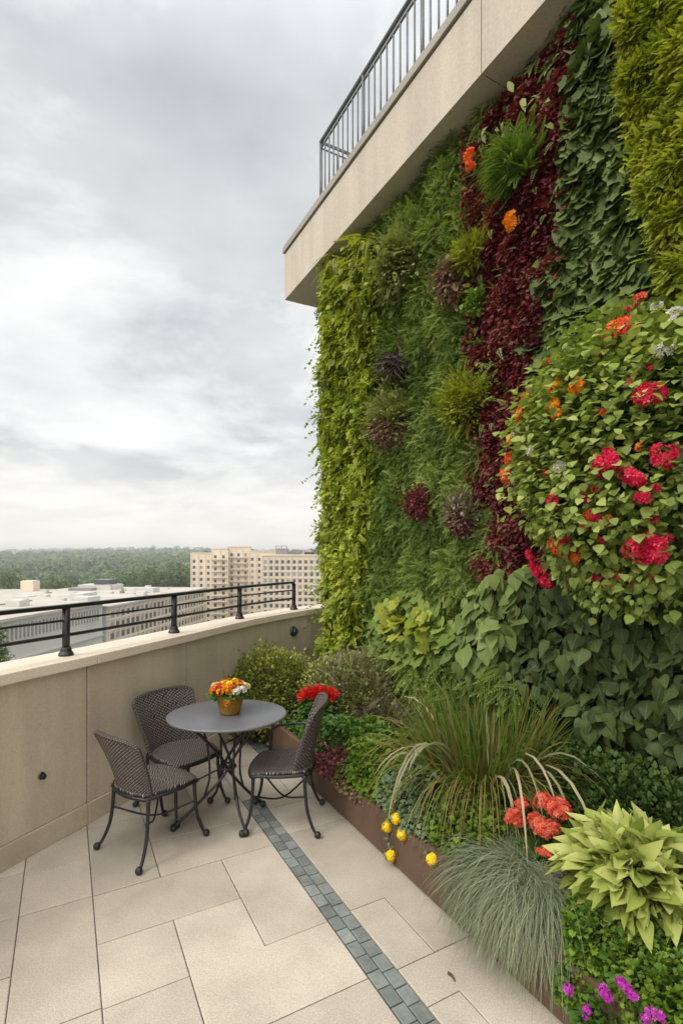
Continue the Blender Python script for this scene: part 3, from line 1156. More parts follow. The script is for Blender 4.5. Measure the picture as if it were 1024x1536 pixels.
def make_chair(label, group, arm=False, bw=.40, bh=.37, zs=.385, lean=.10, wrap=.09):
    """wicker bistro chair facing +y, feet on z = 0"""
    ch = thing('wicker_chair', label, 'chair', (0, 0, 0), group)
    hw, dp = .205, .40

    def seat(u, v):
        x = (u - .5) * 2
        y = (v - .5) * 2
        w = hw * (1 - .10 * (1 - v))
        # rounded plan
        xx = x * math.sqrt(1 - .28 * y * y) * w * 1.06
        yy = y * math.sqrt(1 - .30 * x * x) * dp / 2 * 1.06
        z = zs + .010 - .016 * (1 - x * x) * (1 - y * y) - (.022 * max(0, v - .7) / .3 if v > .7 else 0)
        return (xx, yy, z)
    grid_obj('seat', seat, 20, 20, M['weave'], ch, .018)
    ring = [seat(*p) for p in [(i / 14, 0) for i in range(14)] + [(1, i / 14) for i in range(14)] + [(1 - i / 14, 1) for i in range(14)] + [(0, 1 - i / 14) for i in range(15)]]
    MB().tube([(p[0], p[1], min(p[2], zs) - .009) for p in ring], .012, 8).build('seat_frame', M['iron'], ch, True, (0, 0, 0))

    def back(u, v):
        x = (u - .5) * 2
        w = bw / 2 * (.80 + .28 * v ** .8)
        hgt = bh * (1 - .09 * abs(x) ** 4)
        yb = -dp / 2 + .005 - lean * v ** 1.4
        return (w * math.sin(x * 1.15) / math.sin(1.15), yb + wrap * (1 - math.cos(x * 1.15)) * 1.6 * (1.15 - .3 * v), zs - .012 + hgt * v)
    grid_obj('backrest', back, 24, 22, M['weave_back'], ch, .016)
    # braided rim round the back
    edge = [back(0, i / 16) for i in range(16)] + [back(i / 24, 1) for i in range(25)] + [back(1, 1 - i / 16) for i in range(1, 17)]
    rim = grid_obj('back_rim', lambda u, v: _ring(edge, u, v, .0125), 120, 8, M['weave_rim'], ch, .001)
    # legs, splayed and flicked out at the foot
    for sx, sy in ((-1, 1), (1, 1), (-1, -1), (1, -1)):
        x, y = sx * .175, sy * .165
        o1 = 1.0 if sy < 0 else .55
        pts = [(x, y, zs - .012), (x * 1.01, y * 1.02, zs * .72), (x * 1.06, y * (1.06 + .06 * o1), zs * .38), (x * 1.16, y * (1.16 + .2 * o1), zs * .12), (x * 1.22, y * (1.22 + .30 * o1), .028)]
        lg = MB().tube(pts, [.0125, .011, .0105, .0095, .009], 8, 6).build('leg', M['iron'], ch, True, (0, 0, 0))
        f = pts[-1]
        MB().ball((f[0], f[1], .0215), .0215).build('ball_foot', M['rubber'], lg, True, (0, 0, 0))
    MB().tube([(-.18, .17, zs * .62), (0, 0, zs * .40), (.18, -.17, zs * .62)], .006, 8, 8).build('stretcher', M['iron'], ch, True, (0, 0, 0))
    MB().tube([(.18, .17, zs * .62), (0, 0, zs * .40 + .013), (-.18, -.17, zs * .62)], .006, 8, 8).build('stretcher', M['iron'], ch, True, (0, 0, 0))
    if arm:
        sx = arm
        pts = [(sx * .20, -dp / 2 + .0, zs + .20), (sx * .225, -.02, zs + .185), (sx * .225, .09, zs + .16), (sx * .215, .115, zs + .13), (sx * .20, .12, zs - .01)]
        MB().tube(pts, .0095, 8, 6).build('armrest', M['iron'], ch, True, (0, 0, 0))
    return ch


def _ring(edge, u, v, r):
    E = np.array(edge)
    k = u * (len(E) - 1)
    i = min(int(k), len(E) - 2)
    p = E[i] + (E[i + 1] - E[i]) * (k - i)
    a = 2 * math.pi * v
    T = unit(E[min(i + 1, len(E) - 1)] - E[max(i - 1, 0)])
    b1 = unit(np.cross(T, (0, 1, .1)))
    b2 = np.cross(T, b1)
    return p + r * (math.cos(a) * b1 + math.sin(a) * b2)


def put_chair(ch, cx, cy, face):
    ch.location = (cx, cy, 0)
    ch.rotation_euler = (0, 0, math.atan2(-face[0], face[1]))


GC = 'wicker chairs around the bistro table'
c1 = make_chair('brown wicker chair nearest the camera, its back turned to us', GC, zs=.385, bh=.365, wrap=.05)
put_chair(c1, -1.165, 3.20, (.57, .82))
c2 = make_chair('brown wicker chair standing in the corner against the parapet, its woven front showing', GC, bw=.46, bh=.40, zs=.385)
put_chair(c2, -1.13, 3.66, (.80, -.60))
c3 = make_chair('dark wicker chair with a bent metal arm, standing beside the planter', GC, arm=1, bh=.44, zs=.39, lean=.10, bw=.40)
put_chair(c3, -.395, 3.46, (-1, .03))

# ---- flower pot on the table
M['basket'] = wicker('pot_weave', 34, 18, (.23, .10, .008), (.52, .29, .03), .9)
pot = thing('flower_pot', 'ochre woven flower pot full of orange and yellow blooms on the bistro table', 'flower pot', (-.755, 3.48, ZTB + .002))
V = []
grid_obj('pot', lambda u, v: ((.062 + .028 * v ** .8) * math.cos(2 * math.pi * u), (.062 + .028 * v ** .8) * math.sin(2 * math.pi * u), .004 + .125 * v), 40, 12, M['basket'], pot, .008)
MB().lathe((0, 0, 0), [(.062, .0), (.062, .008)], 32).build('pot_base', M['basket'], pot, True, (0, 0, 0))
MB().lathe((0, 0, 0), [(.001, .10), (.083, .10), (.083, .112), (.001, .115)], 32).build('potting_soil', M['soil'], pot, True, (0, 0, 0))
# ------------------------------------------------------------------ plants: materials
L = {}
L['lime'] = leaf_mat('lime_leaf', [(.12, .17, .014), (.25, .31, .026), (.46, .49, .07)], .48, .35)
L['fern'] = leaf_mat('fern_leaf', [(.045, .085, .015), (.105, .168, .030), (.195, .265, .055), (.36, .42, .12)], .5, .25)
L['fern_soft'] = leaf_mat('soft_green', [(.07, .115, .022), (.15, .21, .04), (.32, .38, .10)], .5, .28)
L['red'] = leaf_mat('red_leaf', [(.045, .010, .012), (.105, .017, .020), (.19, .034, .034), (.17, .095, .055)], .5, .25, tcol=(1.2, .7, .6))
L['ivy'] = leaf_mat('ivy_leaf', [(.044, .068, .018), (.085, .122, .032), (.16, .205, .062)], .5, .18, vein=.15, spec=.16)
L['ivy_big'] = leaf_mat('broad_ivy_leaf', [(.018, .033, .009), (.040, .062, .017), (.085, .115, .034)], .5, .15, vein=.14, spec=.16)
L['pale_big'] = leaf_mat('pale_broad_leaf', [(.075, .11, .03), (.135, .185, .05), (.22, .27, .085)], .5, .25, vein=.2, spec=.16)
L['cypress'] = leaf_mat('golden_cypress', [(.13, .175, .018), (.29, .33, .03), (.48, .49, .07)], .5, .3)
L['bush'] = leaf_mat('mixed_leaf', [(.09, .14, .026), (.22, .285, .055), (.42, .45, .14)], .5, .28, vein=.15)
L['cream'] = leaf_mat('cream_leaf', [(.25, .28, .12), (.42, .42, .24), (.60, .56, .40)], .5, .3)
L['olive'] = leaf_mat('olive_tuft', [(.10, .12, .035), (.20, .225, .065), (.34, .36, .14)], .55, .25)
L['yellowgreen'] = leaf_mat('yellow_green', [(.13, .17, .02), (.25, .28, .03), (.38, .39, .06)], .5, .35)
L['grassgreen'] = leaf_mat('grass_green', [(.07, .14, .025), (.13, .22, .035), (.22, .30, .06)], .5, .3)
L['pinkdry'] = leaf_mat('dry_pink', [(.13, .075, .05), (.25, .15, .10), (.38, .28, .17)], .6, .25, tcol=(1.1, 1, .8))
L['burgundy'] = leaf_mat('burgundy_tuft', [(.09, .02, .025), (.17, .04, .045), (.26, .09, .085)], .55, .25, tcol=(1.2, .8, .7))
L['twig'] = leaf_mat('dark_twig', [(.05, .04, .034), (.12, .095, .08), (.24, .20, .165)], .7, 0)
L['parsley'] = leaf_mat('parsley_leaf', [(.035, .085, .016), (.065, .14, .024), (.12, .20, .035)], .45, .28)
L['silver'] = leaf_mat('silver_green', [(.08, .125, .06), (.125, .18, .095), (.20, .25, .15)], .55, .2)
L['shrub'] = leaf_mat('shrub_leaf', [(.12, .15, .03), (.22, .25, .05), (.36, .37, .11)], .5, .28)
L['heather'] = leaf_mat('heather', [(.10, .10, .055), (.19, .17, .10), (.30, .22, .17)], .6, .2)
L['sedum'] = leaf_mat('pink_sedum', [(.13, .035, .045), (.26, .085, .095), (.40, .20, .19)], .55, .2, tcol=(1.1, .8, .8))
L['sedge'] = leaf_mat('striped_grass', [(.05, .09, .015), (.095, .15, .022), (.16, .20, .035), (.19, .11, .045)], .45, .3)
L['sedge_pale'] = leaf_mat('pale_blade', [(.16, .19, .10), (.30, .29, .17), (.42, .36, .22)], .45, .3)
L['fescue'] = leaf_mat('blue_fescue', [(.11, .13, .075), (.19, .215, .13), (.31, .33, .21)], .55, .2)
L['hosta'] = leaf_mat('hosta_leaf', [(.20, .26, .045), (.33, .38, .085), (.48, .50, .17)], .5, .3, vein=.16)
L['lettuce'] = leaf_mat('bright_herb', [(.05, .11, .012), (.11, .19, .02), (.22, .29, .04)], .42, .3)
L['low'] = leaf_mat('low_hedge', [(.03, .062, .015), (.055, .10, .022), (.10, .155, .035)], .5, .2)
L['tree'] = leaf_mat('tree_leaf', [(.04, .075, .02), (.075, .125, .03), (.13, .18, .05)], .6, .2)
L['coral'] = leaf_mat('coral_petal', [(.55, .075, .045), (.72, .12, .07), (.80, .24, .14)], .5, .3, tcol=(1, .7, .6))
L['scarlet'] = leaf_mat('scarlet_petal', [(.42, .008, .010), (.68, .020, .018), (.80, .09, .06)], .5, .3, tcol=(1, .5, .5))
L['crimson'] = leaf_mat('crimson_petal', [(.50, .008, .045), (.70, .018, .075), (.80, .07, .14)], .5, .3, tcol=(1, .5, .6))
L['orange'] = leaf_mat('orange_petal', [(.70, .15, .005), (.82, .27, .008), (.85, .40, .02)], .5, .3, tcol=(1, .8, .5))
L['redorange'] = leaf_mat('red_orange_petal', [(.62, .06, .012), (.78, .13, .02), (.82, .25, .06)], .5, .3, tcol=(1, .7, .5))
L['yellow'] = leaf_mat('yellow_petal', [(.78, .50, .006), (.88, .62, .012), (.92, .72, .05)], .5, .2, tcol=(1, .9, .5))
L['magenta'] = leaf_mat('magenta_petal', [(.32, .012, .28), (.50, .03, .42), (.64, .14, .56)], .5, .3, tcol=(1, .6, 1))
L['white'] = leaf_mat('white_petal', [(.55, .53, .42), (.70, .68, .58), (.80, .78, .70)], .5, .25, tcol=(1, 1, .9))
L['stem'] = leaf_mat('stem', [(.05, .06, .02), (.09, .10, .03)], .6, 0)
L['bark'] = surf('bark', (.075, .058, .042), .9, var=.3, scale=14, bump=.6, bscale=30, dist=.02)


def stems(name, pairs, r, mat, parent):
    m = MB()
    for a, b in pairs:
        a, b = np.array(a, float), np.array(b, float)
        mid = (a + b) / 2 + rs.normal(0, .06, 3) * np.linalg.norm(b - a)
        m.tube([a, mid, b], [r, r * .85, r * .6], 5, 3)
    return m.build(name, mat, parent, True)


def plant(name, label, cat, loc, group=None):
    return thing(name, label, cat, tuple(map(float, loc)), group)


GW = 'plants rooted in the living wall'
T0 = 2.86

# --- fine green fern mass that fills the wall
polyB = pxpoly([(552, 352), (600, 300), (650, 235), (700, 180), (745, 165), (745, 350), (735, 480), (740, 620), (760, 800),
                (770, 900), (740, 985), (640, 1010), (520, 1020), (528, 900), (548, 700), (552, 520)], 2.75)
p0 = plant('wall_fern', 'deep green feathery fern blanket covering the middle of the planted wall', 'fern', W(4.0, T0, 2.0))
fo = Foliage()
cl = clumps(polyB, .24, .22, .18)
wall_mass(fo, polyB, 26000, T0, cl, T_SPRAY, .078, .35, .5, rnd=.75, depth=.8, tmix=.35, jit=.08)
wall_mass(fo, polyB, 13000, T0 - .01, cl, T_FEATH, .085, .3, .6, rnd=.75, depth=.5, tmix=.35)
fo.build('foliage', L['fern'], p0)
fo = Foliage()
polyB2 = pxpoly([(580, 330), (660, 240), (720, 330), (730, 560), (745, 760), (720, 900), (570, 880), (560, 560)], 2.75)
wall_mass(fo, polyB2, 6000, T0 - .03, cl, T_SPRAY, .07, .2, .7, rnd=.7, depth=.3, tmix=.6)
fo.build('new_growth', L['fern_soft'], p0)

# --- chartreuse vine down the far edge
p1 = plant('lime_vine', 'yellow-green vine hanging down the far outer edge of the planted wall', 'vine', W(5.3, T0, .4))
polyA = pxpoly([(484, 400), (545, 350), (562, 420), (556, 560), (550, 700), (545, 800), (538, 900), (522, 985), (487, 1008), (486, 900), (486, 800), (487, 650), (487, 520)], 2.62)
fo = Foliage()
cl = clumps(polyA, .20, .18, .26)
wall_mass(fo, polyA, 11000, T0 - .04, cl, T_PINN, .085, .45, .5, rnd=.65, depth=.8, tmix=.5, jit=.07)
wall_mass(fo, polyA, 11000, T0 - .07, cl, T_LEAF, .04, .5, .6, rnd=.5, depth=.5, tmix=.4)
# it wraps the wall's end and trails off it
n = 4600
z = .35 + rs.rand(n) * 4.5
P = (5.28 + .16 * rs.rand(n) ** 1.5 + .05 * np.sin(z * 4.1) + .04 * np.sin(z * 9.7 + 1))[:, None] * DV + (2.66 + .3 * rs.rand(n))[:, None] * NV + z[:, None] * UP
fo.put(T_PINN, P, DV * .7 - NV * .35 - UP * .5 + rs.normal(0, .4, (n, 3)), UP, .09 * (.6 + .8 * rs.rand(n)))
for k in range(46):
    b = W(5.36, 2.70, .7 + 3.7 * rs.rand())
    q = 12
    u = np.linspace(0, 1, q)[:, None]
    d = unit(DV * .8 - NV * .3 + rs.normal(0, .15, 3))
    P = b + d * u * (.16 + .2 * rs.rand()) - UP * u * u * .12
    fo.put(T_LEAF, P, d + rs.normal(0, .6, (q, 3)), UP, .045, tint=.2 + .5 * rs.rand(q))
fo.build('foliage', L['lime'], p1)
fo = Foliage()
bl = [(540, 440), (550, 470), (536, 400), (560, 385), (545, 695), (536, 810), (528, 640), (530, 905), (542, 500), (525, 470), (548, 530)]
P = np.array([wt(x, y, 2.62) for x, y in bl])
fo.put(T_LOBED, P, -UP + rs.normal(0, .3, P.shape) - NV * .3, -NV + UP * .5, .22, tint=.5 + .5 * rs.rand(len(P)), roll=.1)
for x, y in [(500, 395), (520, 410), (545, 375), (550, 430), (535, 480)]:
    n = 14
    c = wt(x, y, 2.60)
    fo.put(T_FERN, np.repeat(c[None], n, 0) + rs.normal(0, .05, (n, 3)), -NV * .4 - UP * .5 + DV * .25 + rs.normal(0, .4, (n, 3)), -NV + UP, .26)
wall_mass(fo, polyA, 150, T0 - .2, clumps(polyA, .3, .25, .12), [T_LOBED, T_GRAPE, T_BROAD], .085, .7, .4, rnd=.4, depth=.4)
wall_mass(fo, pxpoly([(490, 400), (548, 355), (560, 430), (545, 540), (500, 540)], 2.62), 100, T0 - .22, clumps(polyA, .3, .25, .12), [T_LOBED, T_GRAPE], .11, .7, .4, rnd=.4, depth=.4)
fo.build('large_leaves', L['yellowgreen'], p1)
m = MB()
for k in range(5):
    s0 = 5.0 + .1 * k
    m.tube([W(s0, 2.84, .3), W(s0 + .08, 2.80, 1.6), W(s0 - .05, 2.82, 3.2), W(s0 + .05, 2.84, 4.9)], .011, 6, 6)
m.build('stem', L['bark'], p1, True)

# --- dark red creeper
p2 = plant('red_creeper', 'dark red small-leaved creeper running in a band down the planted wall', 'creeper', W(2.7, T0, 1.6))
polyC = pxpoly([(704, 205), (770, 150), (815, 95), (868, 58), (878, 120), (858, 250), (832, 350), (814, 430), (802, 520), (786, 600),
                (772, 690), (800, 790), (796, 835), (742, 868), (728, 700), (720, 560), (710, 470), (716, 380), (724, 300)], 2.75)
fo = Foliage()
cl = clumps(polyC, .16, .13, .11)
wall_mass(fo, polyC, 60000, T0 - .10, cl, T_LEAF, .027, .35, .7, rnd=.55, depth=.7, tmix=.55, jit=.08, wd=1.25)
fo.build('foliage', L['red'], p2)
fo = Foliage()
wall_mass(fo, polyC, 110, T0 - .13, cl, T_SPRAY, .07, .3, .8, rnd=.5, depth=.1, tmix=.3)
wall_mass(fo, pxpoly([(735, 200), (850, 90), (850, 200), (760, 250)], 2.75), 22, T0 - .15, cl, T_LEAF, .085, .6, .5, wd=.5, depth=.1)
fo.build('sparse_foliage', L['olive'], p2)

# --- dark green ivy, hanging pointed leaves
p3 = plant('dark_ivy', 'dark green ivy with overlapping pointed leaves on the upper planted wall', 'ivy', W(2.0, T0, 3.2))
polyD = pxpoly([(862, 0), (940, -10), (935, 80), (955, 220), (985, 330), (1050, 380), (1500, 330), (1500, 900), (1050, 860), (950, 560), (880, 560), (802, 575), (786, 555),
                (806, 470), (826, 370), (850, 262), (872, 110)], 2.75)
fo = Foliage()
cl = clumps(polyD, .24, .2, .12)
wall_mass(fo, polyD, 9500, T0, cl, T_LOBED, .088, .8, .3, rnd=.32, depth=.9, tmix=.35, roll=.35)
wall_mass(fo, polyD, 7000, T0 - .05, cl, T_BROAD, .085, .8, .3, jit=.08, rnd=.32, depth=.3, tmix=.35, roll=.35)
wall_mass(fo, polyD, 2000, T0 - .07, cl, T_GRAPE, .085, .8, .3, rnd=.3, depth=.1, tmix=.35, roll=.35)
wall_mass(fo, pxpoly([(705, 230), (735, 170), (790, 110), (835, 70), (870, 10), (890, 60), (860, 90), (800, 140), (740, 195)], 2.80), 220, T0 - .02, cl, T_LOBED, .115, .8, .3, rnd=.3, depth=.3)
fo.build('foliage', L['ivy'], p3)

# --- golden cypress-like shrub hanging from the top
p4 = plant('golden_shrub', 'golden yellow-green feathery shrub bulging from the top right of the planted wall', 'shrub', W(1.55, T0 - .1, 4.2))
polyE = pxpoly([(935, -60), (1500, -120), (1500, 400), (1080, 430), (1020, 440), (992, 412), (985, 330), (955, 262), (948, 190), (930, 110), (928, 40)], 2.55)
fo = Foliage()
cl = clumps(polyE, .15, .13, .13)
wall_mass(fo, polyE, 46000, T0 - .18, cl, T_CYP, .055, -.15, .75, rnd=.4, depth=.8, tmix=.55)
wall_mass(fo, polyE, 20000, T0 - .22, cl, T_CYP, .05, .25, .8, rnd=.45, depth=.4, tmix=.55)
fo.build('foliage', L['cypress'], p4)
m = MB()
for k in range(7):
    s0, z0 = 1.1 + .11 * k, 3.2 + .25 * k
    m.tube([W(s0, 2.86, z0), W(s0 + .05, 2.72, z0 + .2), W(s0 + .02, 2.60, z0 + .5)], [.014, .010, .005], 6, 4)
m.build('branch', L['bark'], p4, True)

# --- flowering bush bulging from the wall at right
p5 = plant('flowering_bush', 'big rounded bush studded with crimson and orange flowers, bulging from the planted wall', 'bush', W(1.75, T0 - .2, 2.0))
BC = W(1.52, 2.76, 2.28)
BR = (.72, .60, .69)
fo = Foliage()
dome(fo, BC, BR, 9500, T_BROAD, .041, up=-.25, rnd=.65, hemi=-NV, low=-.1, lump=.30, nl=40, shell=.5, rnd2=.05)
dome(fo, BC, BR, 3200, T_LEAF, .042, up=.05, rnd=.6, hemi=-NV, low=-.1, lump=.16, nl=30, shell=.15)
dome(fo, BC, (.65, .54, .62), 2600, T_BROAD, .055, up=-.3, rnd=.4, hemi=-NV, low=-.1, lump=.1)
fo.build('foliage', L['bush'], p5)
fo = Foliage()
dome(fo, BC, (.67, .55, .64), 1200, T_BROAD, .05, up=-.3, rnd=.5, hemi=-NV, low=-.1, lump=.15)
fo.build('shaded_leaves', L['parsley'], p5)  # inner leaves in a darker green, shade put into their colour
fo = Foliage()
dd = BC + DV * .02 + UP * .02
dome(fo, dd, (.745, .60, .69), 5600, T_CYP, .05, up=.1, rnd=.5, hemi=unit(DV * .9 + UP * .5 - NV * .25), low=.40, lump=.1)
fo.build('fine_sprigs', L['shrub'], p5)
fo = Foliage()
dome(fo, BC + UP * .02, (.73, .61, .70), 260, T_BROAD, .06, wd=.7, up=.1, rnd=.5, hemi=unit(DV * .5 + UP * .6 - NV * .5), low=.2, lump=.1)
fo.build('variegated_leaves', L['cream'], p5)


def bush_point(px, py, push=1.10):
    """where the ray of a photo point meets the bush"""
    o = np.array((0, 0, H)); d = unit(np.array(((px - CXP) / FPX, 1, (HYP - py) / FPX)))
    B = np.stack([DV, NV, UP])
    q, e = (B @ (o - BC)) / (np.array(BR) * push), (B @ d) / (np.array(BR) * push)
    a, b, c = e @ e, 2 * q @ e, q @ q - 1
    k = b * b - 4 * a * c
    t = (-b - math.sqrt(k)) / (2 * a) if k > 0 else -b / (2 * a)
    P = o + d * t
    nn = unit(((B @ (P - BC)) / np.array(BR) ** 2) @ B)
    return P, nn


for px, py, r, mk in [(841, 584, 12, 'orange'), (873, 584, 13, 'orange'), (839, 612, 12, 'orange'), (841, 624, 9, 'orange'), (795, 602, 10, 'orange'), (789, 623, 11, 'orange'),
                      (773, 661, 9, 'orange'), (772, 690, 10, 'redorange'), (770, 710, 13, 'redorange'), (933, 503, 17, 'redorange'), (950, 497, 15, 'coral'), (918, 508, 12, 'coral'),
                      (960, 457, 11, 'coral'), (951, 468, 8, 'crimson'), (969, 597, 15, 'crimson'), (986, 594, 14, 'crimson'), (999, 684, 17, 'crimson'), (915, 697, 17, 'crimson'), (914, 680, 9, 'crimson'),
                      (944, 710, 12, 'crimson'), (958, 718, 12, 'crimson'), (967, 744, 11, 'crimson'), (835, 748, 10, 'crimson'), (888, 771, 9, 'redorange'), (897, 776, 8, 'crimson'), (845, 815, 14, 'redorange'),
                      (850, 804, 9, 'crimson'), (868, 833, 10, 'redorange'), (802, 829, 9, 'crimson'), (820, 846, 16, 'crimson'), (826, 866, 12, 'crimson'), (945, 821, 11, 'crimson'), (962, 815, 17, 'crimson'), (982, 824, 17, 'crimson'),
                      (987, 812, 14, 'crimson'), (900, 862, 9, 'crimson'), (921, 872, 12, 'crimson'), (880, 786, 7, 'coral'), (930, 858, 8, 'coral'),
                      (997, 531, 12, 'white'), (985, 466, 8, 'white'), (1012, 480, 12, 'white'), (800, 676, 7, 'white'), (776, 655, 6, 'white'), (845, 700, 9, 'white')]:
    P, nn = bush_point(px, py)
    D = P[1]
    rr_ = r * D / FPX
    bloom_ball(P + nn * rr_ * .8, rr_ * .95, 44, rr_ * .72, L[mk], p5, flat=.6, out=nn) if mk != 'orange' else bloom_ball(P + nn * rr_ * .9, rr_, 90, rr_ * .62, L[mk], p5, flat=.45, out=nn, scales=True)

for k in range(34):                  # small stray blooms
    px, py = 765 + 250 * rs.rand(), 500 + 375 * rs.rand()
    if ((px - 935) / 165) ** 2 + ((py - 685) / 200) ** 2 > 1:
        continue
    P, nn = bush_point(px, py)
    mk = ['crimson', 'coral', 'redorange', 'crimson', 'crimson'][k % 5]
    bloom_ball(P + nn * .008, .016, 16, .015, L[mk], p5, flat=.6, out=nn)

# --- broad-leaved ivy below the bush
p6 = plant('broad_ivy', 'broad heart-leaved dark ivy hanging below the flowering bush', 'ivy', W(1.8, T0, 1.2))
polyG = pxpoly([(735, 900), (800, 862), (900, 860), (1080, 850), (1500, 850), (1500, 1180), (1090, 1150), (1010, 1138), (962, 1112), (905, 1078), (850, 1046), (775, 1020), (735, 990)], 2.72)
fo = Foliage()
cl = clumps(polyG, .27, .24, .27)
wall_mass(fo, polyG, 1500, T0 - .0, cl, T_HEART, .088, .85, .25, rnd=.32, depth=.9, tmix=.3, roll=.22, svar=.3)
wall_mass(fo, polyG, 900, T0 - .05, cl, T_HEART, .092, .85, .35, rnd=.32, depth=.25, tmix=.3, roll=.4, svar=.3)
fo.build('foliage', L['ivy_big'], p6)
p6b = plant('pale_creeper', 'pale green broad-leaved creeper under the foot of the red creeper', 'creeper', W(2.85, T0, 1.2))
polyG2 = pxpoly([(704, 960), (712, 905), (745, 868), (800, 845), (806, 900), (770, 950), (730, 1010), (706, 1000)], 2.70)
fo = Foliage()
wall_mass(fo, polyG2, 190, T0 - .12, cl, T_HEART, .13, .75, .35, rnd=.3, depth=.4, tmix=.3, roll=.25)
fo.build('foliage', L['pale_big'], p6b)

# --- lighter vine low on the wall
p7 = plant('grape_vine', 'mid green lobed-leaf vine low on the wall behind the olive shrub', 'vine', W(4.0, T0, .9))
polyH = pxpoly([(560, 930), (600, 885), (645, 890), (680, 940), (690, 985), (650, 1000), (600, 985), (560, 975)], 2.62)
fo = Foliage()
cl = clumps(polyH, .25, .25, .16)
wall_mass(fo, polyH, 420, T0 - .14, cl, T_GRAPE, .12, .75, .45, rnd=.3, depth=.6, tmix=.4, roll=.25)
fo.build('foliage', L['fern_soft'], p7)
fo = Foliage()
wall_mass(fo, pxpoly([(585, 900), (640, 895), (665, 960), (590, 950)], 2.58), 40, T0 - .24, cl, T_GRAPE, .105, .6, .5, rnd=.3, depth=.2, tmix=.3)
fo.build('young_leaves', L['yellowgreen'], p7)
p7b = plant('hanging_fern', 'green arching fern fronds at the wall foot behind the striped grass', 'fern', W(3.6, T0, .6))
fo = Foliage()
polyI = pxpoly([(540, 975), (640, 990), (700, 960), (760, 1000), (790, 1050), (700, 1075), (600, 1065), (545, 1020)], 2.62)
cl = clumps(polyI, .25, .25, .15)
wall_mass(fo, polyI, 2400, T0 - .1, cl, T_FERN, .16, .5, .7, rnd=.35, depth=.7)
fo.build('foliage', L['fern_soft'], p7b)


# --- tufts planted in the wall
def tuft(name, label, px, py, rpx, mat, n, tpl=T_FEATH, size=.5, t=2.60, flat=.75, up=.1, sq=1.0, mat2=None, dirn=None, cat='tuft', lump=.18):
    s, z = on_t(px, py, t)
    D = W(s, t)[1]
    r = rpx * D / FPX
    c = W(s, t + r * .38, z)
    p = plant(name, label, cat, c, GW)
    fo = Foliage()
    dome(fo, c, (r * .85, r * flat, r * sq * .85), n, tpl, r * size, up=up, rnd=.35, hemi=-NV, low=-.1, lump=lump, shell=.75, nl=9, rnd2=.3)
    if n > 1000:                      # fine sprigs standing out of the ball
        dome(fo, c, (r * .8, r * flat * .9, r * sq * .8), 90, T_FEATH, r * .55, up=up + .2, rnd=.5, hemi=-NV, low=-.1, shell=.4)
    fo.build('foliage', L[mat], p)
    if mat2:
        fo = Foliage()
        dome(fo, c - UP * r * .35 - NV * r * .12, (r * .6, r * flat * .9, r * .5), n // 2, tpl, r * size * .9, up=-.4, rnd=.4, hemi=unit(-NV - UP * .6), low=.1, shell=.5)
        fo.build('flower_heads', L[mat2], p)
    return p, c, r


tuft('olive_tuft', 'large fluffy olive tuft high on the wall beside the lime vine', 592, 396, 48, 'olive', 4200, T_LEAF, .13, up=.05)
tuft('grass_tuft', 'yellow-green grassy tuft beside the red creeper, above a dried pink tuft', 700, 380, 28, 'yellowgreen', 1300, T_FEATH, .38, up=.4)
tuft('dried_tuft', 'dried pink and cream tuft hanging under the yellow-green grassy tuft', 674, 416, 33, 'pinkdry', 2200, T_LEAF, .17, up=-.5)
pn, cn, rn = tuft('brown_nest', 'dark brown twiggy nest-like clump halfway up the wall', 588, 541, 32, 'twig', 10, T_NEEDLE, .4, sq=.5)
fo = Foliage()
n = 620
d = unit(rs.normal(0, 1, (n, 3)) * np.array((1, 1, .45)))
d[(d @ NV) > .1] *= -1
P = cn + d * rn * np.array((.9, .9, .5)) * (.3 + .6 * rs.rand(n, 1))
fo.put(diamond(.03, .01), P - DV * rn * .4 * np.sign(P @ DV - cn @ DV)[:, None], np.cross(d, UP) * np.sign(rs.rand(n, 1) - .5) + d * .3 - UP * .35 + rs.normal(0, .25, (n, 3)), UP, rn * .75 * (.5 + rs.rand(n)), roll=.5)
fo.build('twigs', L['twig'], pn)
tuft('olive_tuft', 'olive green tuft with brown base, below the twiggy nest', 580, 630, 46, 'olive', 3800, T_LEAF, .13, mat2='pinkdry', up=.3)
tuft('yellow_tuft', 'round bright yellow-green tuft left of the red creeper, halfway down', 688, 605, 44, 'yellowgreen', 3200, T_LEAF, .12, up=.2, lump=.3)
tuft('burgundy_tuft', 'small round burgundy tuft low on the green fern wall', 624, 754, 25, 'burgundy', 1500, T_LEAF, .17, up=.1)
tuft('cream_tuft', 'cream tuft with a burgundy underside low on the wall', 689, 772, 32, 'heather', 1700, T_LEAF, .15, mat2='burgundy', up=.2)
tuft('yellow_tuft', 'small lime patch on the wall under the dried pink tuft', 712, 452, 20, 'grassgreen', 300, T_LEAF, .35, up=.1)
pg, cg, rg = tuft('grass_tuft', 'big bright green grass tuft growing out of the red creeper', 768, 246, 34, 'grassgreen', 260, T_FEATH, .8, up=.6)
fo = Foliage()
n = 420
d = unit(-NV * .8 + UP * .9 + rs.normal(0, .55, (n, 3)) + DV * .25)
fo.blades(cg + rs.normal(0, rg * .25, (n, 3)) - NV * rg * .2, d, rg * (1.0 + .7 * rs.rand(n)), .008, g=1.5, nseg=5)
fo.blades(cg + rs.normal(0, rg * .25, (200, 3)) - NV * rg * .2 - UP * rg * .2, unit(-NV * .7 + DV * .8 - UP * .1 + rs.normal(0, .35, (200, 3))), rg * (1.0 + .7 * rs.rand(200)), .008, g=.8, nseg=5)
fo.build('blades', L['grassgreen'], pg)
